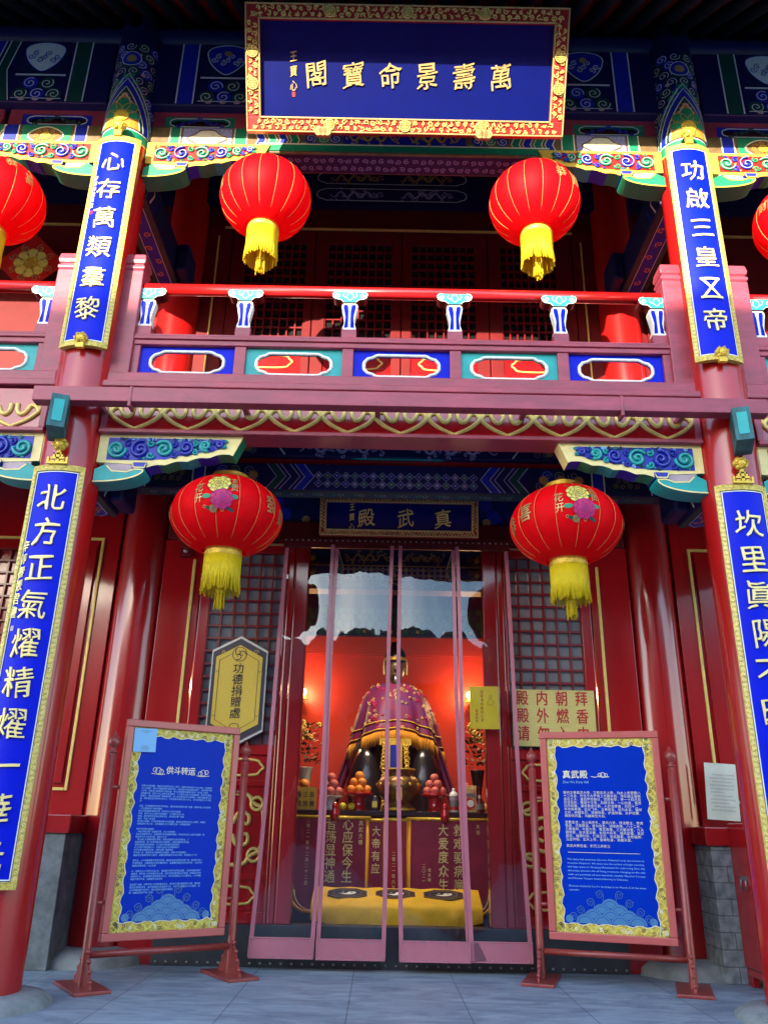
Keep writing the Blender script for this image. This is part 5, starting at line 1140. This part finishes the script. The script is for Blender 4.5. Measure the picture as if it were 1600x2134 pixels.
# kneeling bench
t = thing('kneeling_bench', 'low kneeling bench draped in yellow cloth in front of the altar', 'bench', (.05, 2.38, 0))
b = MB().use('yellow_cloth'); n = 40; rows = [(.16, .52), (-.14, .42), (-.17, .405), (-.182, .38)]
vs = []
for y, z in rows: vs += [(-.74 + 1.5 * i / n, y - (.07 * sin(pi * i / n) ** .6 if y < 0 else 0), z + .004 * sin(i * .9) - (.012 * (1 - sin(pi * i / n)) if y < 0 else 0)) for i in range(n + 1)]
for k in range(1, 5):
    vs += [(-.74 + 1.5 * i / n, -.185 - .07 * sin(pi * i / n) ** .6 - .016 * sin(i * .8 + k * .5) * k / 4 - .012 * sin(k * .8), .38 - (.085 + .11 * sin(pi * i / n)) * k / 4 - .012 * (1 - sin(pi * i / n))) for i in range(n + 1)]
R_ = len(rows) + 4; b.add(vs, [(j * (n + 1) + i, j * (n + 1) + i + 1, (j + 1) * (n + 1) + i + 1, (j + 1) * (n + 1) + i) for j in range(R_ - 1) for i in range(n)], None, True)
b.build('cloth', t)
b = MB().use('dark_red'); b.box(-.72, .74, -.16, .15, .02, .36); b.build('frame', t)
for i, x in enumerate((-.38, .05, .48)):
    o = thing('prayer_mat', ('dark octagonal mat with a white swirl, %s on the yellow bench' % ('leftmost', 'middle one', 'rightmost')[i]), 'mat', (x, 2.385, .4742), 0, 'octagonal mats on the bench'); o.rotation_euler = (R(18.4), 0, 0)
    b = MB().use('black_frame'); b.map = lambda u, v, w_: (u, v, w_)
    oc = [(.19 * cos(pi / 8 + k * pi / 4), .105 * sin(pi / 8 + k * pi / 4)) for k in range(8)]; b.add([(x_, y_, .012) for x_, y_ in oc] + [(x_, y_, 0) for x_, y_ in oc], [tuple(range(8))] + [(k, (k + 1) % 8, 8 + (k + 1) % 8, 8 + k) for k in range(8)])
    b.ribbon(oc, .006, .013, 'dull_gold', closed=True); b.ribbon([(x_ * .7, y_ * .7) for x_, y_ in oc], .004, .013, 'dull_gold', closed=True)
    b.build('mat', o)
    b = MB(); sy = .56; c1 = [(.078 * cos(a), .078 * sy * sin(a)) for a in [2 * pi * k / 24 for k in range(24)]]
    b.fan(c1, .0145, 'black_ink'); half = [(.078 * cos(pi + a) , .078 * sy * sin(pi + a)) for a in [pi * k / 16 for k in range(17)]] + [(.039 + .039 * cos(a), .039 * sy * sin(a)) for a in [pi * k / 10 for k in range(11)]] + [(-.039 + .039 * cos(-a), .039 * sy * sin(-a)) for a in [pi * k / 10 for k in range(1, 10)]]
    b.add([(x_, y_, .016) for x_, y_ in half], [tuple(range(len(half)))], 'white_paint'); b.fan(circ(-.039, 0, .011, 10, .007), .018, 'white_paint'); b.fan(circ(.039, 0, .011, 10, .007), .018, 'black_ink'); b.build('swirl', o)
# fruit
fr0 = {}
def fruit(x, y, z, r_, m, name, cat, label, group):
    k = (m, round(r_, 3))
    if k not in fr0:
        b = MB().use(m); b.lathe([(max(.0005, r_ * sin(pi * j / 12)), -r_ * .94 * cos(pi * j / 12) - (.06 * r_ if j in (0, 12) else 0) * (-1 if j == 0 else 1)) for j in range(13)], n=18, cap=False); o = b.build(name); fr0[k] = o
    else: o = fr0[k].copy(); COL.objects.link(o)
    o.location = (x, y, z); o.rotation_euler = (random.uniform(-.4, .4), random.uniform(-.4, .4), random.uniform(0, 6)); tag(o, label, cat, group); return o
def fruit_stand(x, y, label):
    b = MB().use('red_gloss'); b.lathe([(.085, 0), (.085, .01), (.066, .02), (.06, .10), (.07, .125), (.10, .14), (.145, .152), (.148, .165), (.13, .163), (.001, .155)], n=32); o = b.build('offering_stand'); o.location = (x, y, TOP); tag(o, label, 'fruit stand', 'red stands for fruit')
def pyramid(x, y, z, r_, m, name, cat, label, group):
    for lay, (n, rad, dz) in enumerate(((5, 1.75, 0), (3, 1.12, 1.5), (1, 0, 2.9))):
        for k in range(n):
            a = 2 * pi * k / n - pi / 2 + lay * .6; fruit(x + rad * r_ * cos(a), y + rad * r_ * sin(a) * .9, z + r_ + dz * r_, r_, m, name, cat, label, group)
fruit_stand(-.315, 3.0, 'glossy red stand under the pyramid of oranges'); pyramid(-.315, 3.0, TOP + .152, .046, 'orange_fruit', 'orange', 'orange', 'orange in the pyramid on the red stand left of the urn', 'oranges in the pyramid')
fruit_stand(.445, 3.0, 'glossy red stand under the pyramid of red apples'); pyramid(.445, 3.0, TOP + .152, .044, 'peach_fruit', 'apple', 'apple', 'red apple in the pyramid on the stand right of the urn', 'apples in the right pyramid')
b = MB().use('white_paint'); b.lathe([(.05, 0), (.045, .01), (.05, .10), (.12, .125), (.125, .132), (.001, .128)], n=28); o = b.build('offering_dish'); o.location = (-.60, 3.0, TOP); tag(o, 'white footed dish holding pink peaches', 'dish')
pyramid(-.60, 3.0, TOP + .128, .047, 'peach_fruit', 'peach', 'peach', 'pink peach heaped on the white footed dish at left', 'peaches on the white dish')
b = MB().use('dark_red'); b.lathe([(.06, 0), (.05, .19), (.06, .2), (.001, .2)], n=20); o = b.build('offering_cup'); o.location = (-.875, 3.05, TOP); tag(o, 'dark red cup behind the yellow sign, an orange sitting on it', 'cup')
fruit(-.875, 3.05, TOP + .245, .05, 'orange_fruit', 'orange', 'orange', 'single orange above the small yellow incense sign', None)
b = MB().use('dark_red'); b.lathe([(.06, 0), (.05, .19), (.06, .2), (.001, .2)], n=20); o = b.build('offering_cup'); o.location = (.77, 3.12, TOP); tag(o, 'dark red cup behind the printed bag at right, an apple sitting on it', 'cup')
fruit(.77, 3.12, TOP + .245, .048, 'peach_fruit', 'apple', 'apple', 'single red apple showing above the printed yellow bag', None)
for i, (x, y) in enumerate(((-.47, 2.97), (-.385, 2.95))): fruit(x, y - .03, TOP + .036, .037, 'lemon_fruit', 'lemon', 'lemon', 'yellow lemon lying on the altar beside the red stand', 'lemons on the altar')
fruit(.98, 3.0, TOP + .05, .05, 'orange_fruit', 'orange', 'orange', 'orange half hidden behind the right door jamb beside the dark bottle', None)
# urn
t = thing('incense_urn', 'bronze incense urn with a round belly in the middle of the altar', 'urn', (.085, 3.05, TOP))
b = MB().use('bronze'); b.lathe([(.15, 0), (.165, .01), (.165, .03), (.14, .06), (.11, .08), (.15, .11), (.205, .17), (.225, .23), (.215, .28), (.18, .32), (.15, .335), (.145, .37), (.165, .39), (.165, .405), (.14, .40), (.001, .36)], n=40); b.build('bowl', t)
b = MB().use('gold'); b.lathe([(.168, .005), (.175, .018), (.168, .03)], n=40, cap=False); b.lathe([(.166, .392), (.172, .40), (.166, .408)], n=40, cap=False)
for i in range(12): b.box(-.03 + .0, .03, -.22, -.215, .1, .30) if i == 0 else b.ball((.21 * cos(i * pi / 6 - 1.57), .21 * sin(i * pi / 6 - 1.57), .25), .022, seg=8)
b.build('gilt_band', t)
# bottle, bag, jar, dark bottle, small sign
t = thing('white_bottle', 'white drink bottle with a red and black label beside the apples', 'bottle', (.635, 2.97, TOP)); b = MB().use('white_paint'); b.lathe([(.042, 0), (.044, .01), (.044, .16), (.038, .18), (.02, .192), (.018, .205), (.001, .205)], n=24); b.build('body', t)
b = MB().use('grey_ink'); b.lathe([(.0448, .02), (.0448, .15)], n=24, cap=False); b.lathe([(.0454, .02), (.0454, .05)], n=24, cap=False, m='bright_red'); b.lathe([(.0454, .11), (.0454, .14)], n=24, cap=False, m='mauve'); b.build('label', t); b = MB().use('silver'); b.lathe([(.02, .206), (.02, .225), (.001, .226)], n=16); b.build('cap', t)
t = thing('printed_bag', 'printed yellow snack bag standing on the altar at right', 'bag', (.79, 2.98, TOP)); b = MB().use('bag_yellow'); b.box(-.075, .075, -.025, .025, 0, .235); b.box(-.078, .078, -.006, .006, .236, .255); b.build('body', t, .012); b = MB().use('mauve'); b.map = yz(-.027); b.fan(circ(0, .08, .055, 16), .001, 'bright_red'); b.fan(circ(.01, .085, .035, 16), .002, 'white_paint'); b.rect(-.06, .06, .15, .18, .001, 'grey_ink'); b.build('print', t)
b = MB().use('dark_red'); b.lathe([(.045, 0), (.047, .01), (.047, .09), (.02, .15), (.017, .23), (.02, .24), (.001, .24)], n=22); b.lathe([(.0478, .03), (.0478, .085)], n=22, m='grey_ink', cap=False); b.lathe([(.03, .126), (.021, .15), (.021, .165)], n=22, m='silver', cap=False); o = b.build('dark_bottle'); o.location = (.895, 2.99, TOP); tag(o, 'dark red wine bottle with a pale neck by the right door jamb', 'bottle')
b = MB().use('black_frame'); b.lathe([(.04, 0), (.042, .01), (.042, .10), (.03, .12), (.03, .14), (.001, .14)], n=22); b.map = None; b.box(-.025, .025, -.045, -.041, .03, .09, 'peony_yellow'); o = b.build('small_jar'); o.location = (-.155, 2.97, TOP); tag(o, 'small black jar with a yellow label beside the bronze urn', 'jar')
t = thing('incense_sign', 'small yellow sign with black characters at the left end of the altar', 'sign', (-.845, 2.93, TOP - .01)); b = MB().use('sign_brass'); b.box(-.11, .105, -.004, .004, 0, .22); b.build('board', t)
b = MB().use('black_ink'); b.map = yz(-.005)
for r_, row in enumerate(('香三支', '随施善')):
    for i, ch in enumerate(row): put_char(b, ch, -.065 + i * .065, .15 - r_ * .085, .05, .001, bold=.02)
b.build('lettering', t, recalc=False)
# flower vases
for x, lb in ((-.90, 'pale vase of dark leaves with orange blooms left of the statue'), (.93, 'dark vase of leaves with orange blooms right of the statue')):
    t = thing('flower_vase', lb, 'vase', (x, 3.42, TOP)); b = MB().use('cream' if x < 0 else 'robe_black'); b.lathe([(.05, 0), (.06, .02), (.035, .10), (.04, .2), (.075, .42), (.08, .43), (.001, .42)], n=22); b.build('vase', t)
    rd = random.Random(int(x * 10)); b = MB().use('leaf_dark')
    for k in range(150):
        a = rd.random() * 6.28; r_ = rd.random() ** .6 * .15; z = .45 + rd.random() * .42; L_ = rd.uniform(.04, .09); d = Vector((cos(a), sin(a), rd.uniform(.0, .9))).normalized(); e = d.cross(Vector((0, 0, 1))).normalized() * L_ * .28; p = Vector((r_ * cos(a), r_ * sin(a), z))
        b.add([p, p + d * L_ * .5 + e, p + d * L_, p + d * L_ * .5 - e], [(0, 1, 2, 3)])
    b.build('leaves', t); b = MB().use('orange_paint')
    for k in range(14):
        a = rd.random() * 6.28; r_ = rd.random() * .13; c = (r_ * cos(a), r_ * sin(a) - .05, .72 + rd.random() * .20)
        for j in range(7): q_ = j * .9; b.ball((c[0] + .018 * cos(q_), c[1] + .01 * sin(q_ * 2), c[2] + .018 * sin(q_)), .014, rd.choice(('orange_paint', 'peony_yellow')), 6)
    b.build('blooms', t)
# seated statue: one continuous body from fused volumes, with cape, fringe, sash and crown
t = thing('deity_statue', 'seated dark robed deity statue wearing a purple cape with an orange fringe', 'statue', (.05, 3.95, 1.0))
b = MB().use('robe_black')
def ell(c, rx, ry, rz, mb=b, seg=20):
    k = seg // 2; mb.add([(c[0] + rx * sin(pi * j / k) * cos(2 * pi * i / seg), c[1] + ry * sin(pi * j / k) * sin(2 * pi * i / seg), c[2] - rz * cos(pi * j / k)) for j in range(k + 1) for i in range(seg)], [(j * seg + i, j * seg + (i + 1) % seg, (j + 1) * seg + (i + 1) % seg, (j + 1) * seg + i) for j in range(k) for i in range(seg)], None, True)
ell((0, .1, .95), .36, .24, .52); ell((0, .1, 1.35), .40, .20, .26); ell((0, .05, .45), .55, .36, .5)
for s in (-1, 1):
    ell((s * .32, -.22, .62), .19, .26, .36); ell((s * .31, -.44, .35), .19, .16, .50); ell((s * .26, .06, 1.12), .12, .14, .28); ell((s * .28, -.10, .95), .12, .18, .13)
ell((0, .06, 1.58), .09, .09, .14)
o = b.build('body', t); rm = o.modifiers.new('remesh', 'REMESH'); rm.mode = 'VOXEL'; rm.voxel_size = .022; rm.use_smooth_shade = True; sm_ = o.modifiers.new('smooth', 'SMOOTH'); sm_.iterations = 6
b = MB().use('skin_dark'); ell((0, .0, 1.78), .115, .13, .165, b); ell((0, -.13, 1.765), .024, .03, .035, b, 10)
for s in (-1, 1): ell((s * .118, .02, 1.77), .02, .03, .055, b, 10); ell((s * .045, -.108, 1.80), .026, .016, .012, b, 10)
ell((0, -.115, 1.70), .035, .014, .010, b, 10); b.build('head', t)
b = MB().use('robe_black'); b.lathe([(.125, 1.84), (.135, 1.88), (.12, 1.96), (.08, 2.02), (.05, 2.05), (.055, 2.09), (.001, 2.11)], n=24); ell((0, -.09, 1.60), .05, .05, .13, b, 12); b.build('hair', t)
b = MB().use('gold'); b.lathe([(.138, 1.865), (.143, 1.89), (.134, 1.905)], n=24, cap=False)
for s in (-1, 1): b.tube(smooth([(s * .125, -.04, 1.90), (s * .14, -.05, 1.82), (s * .13, -.06, 1.70)]), .012, 6, 'dull_gold')
b.build('headdress', t)
c_ = MB().use('cape'); nu, nv = 60, 16; vs = []
def capept(i, j):
    a = -2.15 + 4.3 * i / nu; tt = j / nv; fold = 1 + .05 * sin(a * 9) * tt + .03 * sin(a * 17 + 1) * tt
    rx = (.12 + .41 * tt ** .52) * fold; ry = (.12 + .50 * tt ** .8) * fold; zz = 1.62 - (.36 + .24 * tt) * tt - .17 * tt * tt * abs(sin(a)) ** 2
    return (rx * sin(a), .06 - ry * cos(a), zz)
c_.add([capept(i, j) for j in range(nv + 1) for i in range(nu + 1)], [(j * (nu + 1) + i, j * (nu + 1) + i + 1, (j + 1) * (nu + 1) + i + 1, (j + 1) * (nu + 1) + i) for j in range(nv) for i in range(nu)], None, True)
for s in (-1, 1):                           # long side drapes
    n = 12; c_.add([(s * (.44 + .22 * j / n + .10 * i / 6 - .05 + .015 * sin(i * 2.2)), .04 * sin(i * 1.7) - .14, .90 - .62 * j / n) for j in range(n + 1) for i in range(7)], [(j * 7 + i, j * 7 + i + 1, (j + 1) * 7 + i + 1, (j + 1) * 7 + i) for j in range(n) for i in range(6)], None, True)
cp = c_.build('cape', t); so = cp.modifiers.new('thick', 'SOLIDIFY'); so.thickness = .012
f = MB().use('fringe'); rd = random.Random(2)
for i in range(0, nu * 3):
    p = capept(i / 3, nv); f.tube([p, (p[0] * 1.02, p[1] - .012, p[2] - .06), (p[0] * 1.03 + rd.uniform(-.008, .008), p[1] - .012, p[2] - rd.uniform(.13, .17))], .005, 4)
f.build('fringe', cp)
g_ = MB().use('pale_gold'); rd = random.Random(9)
for k in range(110):
    i, j = rd.uniform(3, nu - 3), rd.uniform(2, nv - .6); p = Vector(capept(i, j)); g_.tube([(p.x + a, p.y - .014, p.z + c) for a, c in spiral(0, 0, rd.uniform(.012, .03), 1.2, rd.random() * 6, 1, 9)], .005, 4, rd.choice(('dull_gold', 'pale_gold', 'peony_pink')))
for jj in (nv - .5, nv - 2.2): g_.tube([(lambda p: (p[0] * 1.01, p[1] - .012, p[2]))(capept(i, jj)) for i in range(4, nu - 3)], .007, 4, 'gilt')
g_.build('embroidery', cp)
b = MB().use('paint_blue'); b.box(-.055, .055, -.62, -.60, .18, .86); b.box(-.075, -.055, -.625, -.60, .18, .86, 'gold'); b.box(.055, .075, -.625, -.60, .18, .86, 'gold')
for s in (-1, 1):
    for k in range(16): b.tube([(s * .12 + a, -.615, .2 + k * .043 + c) for a, c in spiral(0, 0, .034, 1.3, k, s, 12)], .010, 5, 'gold')
b.box(-.17, .17, -.60, -.57, .86, .93, 'gold'); b.build('sash', t, recalc=True)
# ceiling lamp just inside the doorway: its three bulbs glint on the red stands
t = thing('ceiling_lamp', 'small three bulb lamp under the beam just inside the doorway', 'lamp', (0, 2.66, 3.56))
b = MB().use('gold'); b.box(-.3, .3, -.03, .03, -.02, .02); b.build('bar', t); b = MB().use('lit_bulb')
for x in (-.24, 0, .24): b.ball((x, 0, -.06), .04, seg=12)
b.build('bulbs', t)
for x in (-.24, 0, .24):
    l = bpy.data.objects.new('lamp_light', bpy.data.lights.new('lamp_light', 'SPOT')); COL.objects.link(l); l.parent = t; l.location = (x, 0, -.13); l.rotation_euler = (R(22), 0, 0); l.data.spot_size = R(95); l.data.spot_blend = .6; l.data.energy = 11; l.data.color = (1, .80, .58); l.data.shadow_soft_size = .05
# lamps inside the hall
for x, lb in ((-1.11, 'small lit lamp glowing on the left of the red back wall'), (1.02, 'small lit lamp behind the yellow paper notice')):
    t = thing('wall_lamp', lb, 'lamp', (x, 4.80, 2.62), 0, 'lamps inside the hall'); b = MB().use('lit_bulb'); b.ball((0, 0, 0), .05, seg=16); b.build('bulb', t); b = MB().use('gold'); b.lathe([(.06, -.09), (.05, -.06), (.02, -.05)], n=16); b.tube([(0, 0, -.09), (0, .1, -.12), (0, .19, -.10)], .012, 6); b.build('bracket', t)
    l = bpy.data.objects.new('lamp_light', bpy.data.lights.new('lamp_light', 'POINT')); COL.objects.link(l); l.parent = t; l.location = (0, -.12, .02); l.data.energy = 3.8; l.data.color = (1, .62, .28); l.data.shadow_soft_size = .08
bpy.data.objects.remove(_to); bpy.data.curves.remove(_tc)
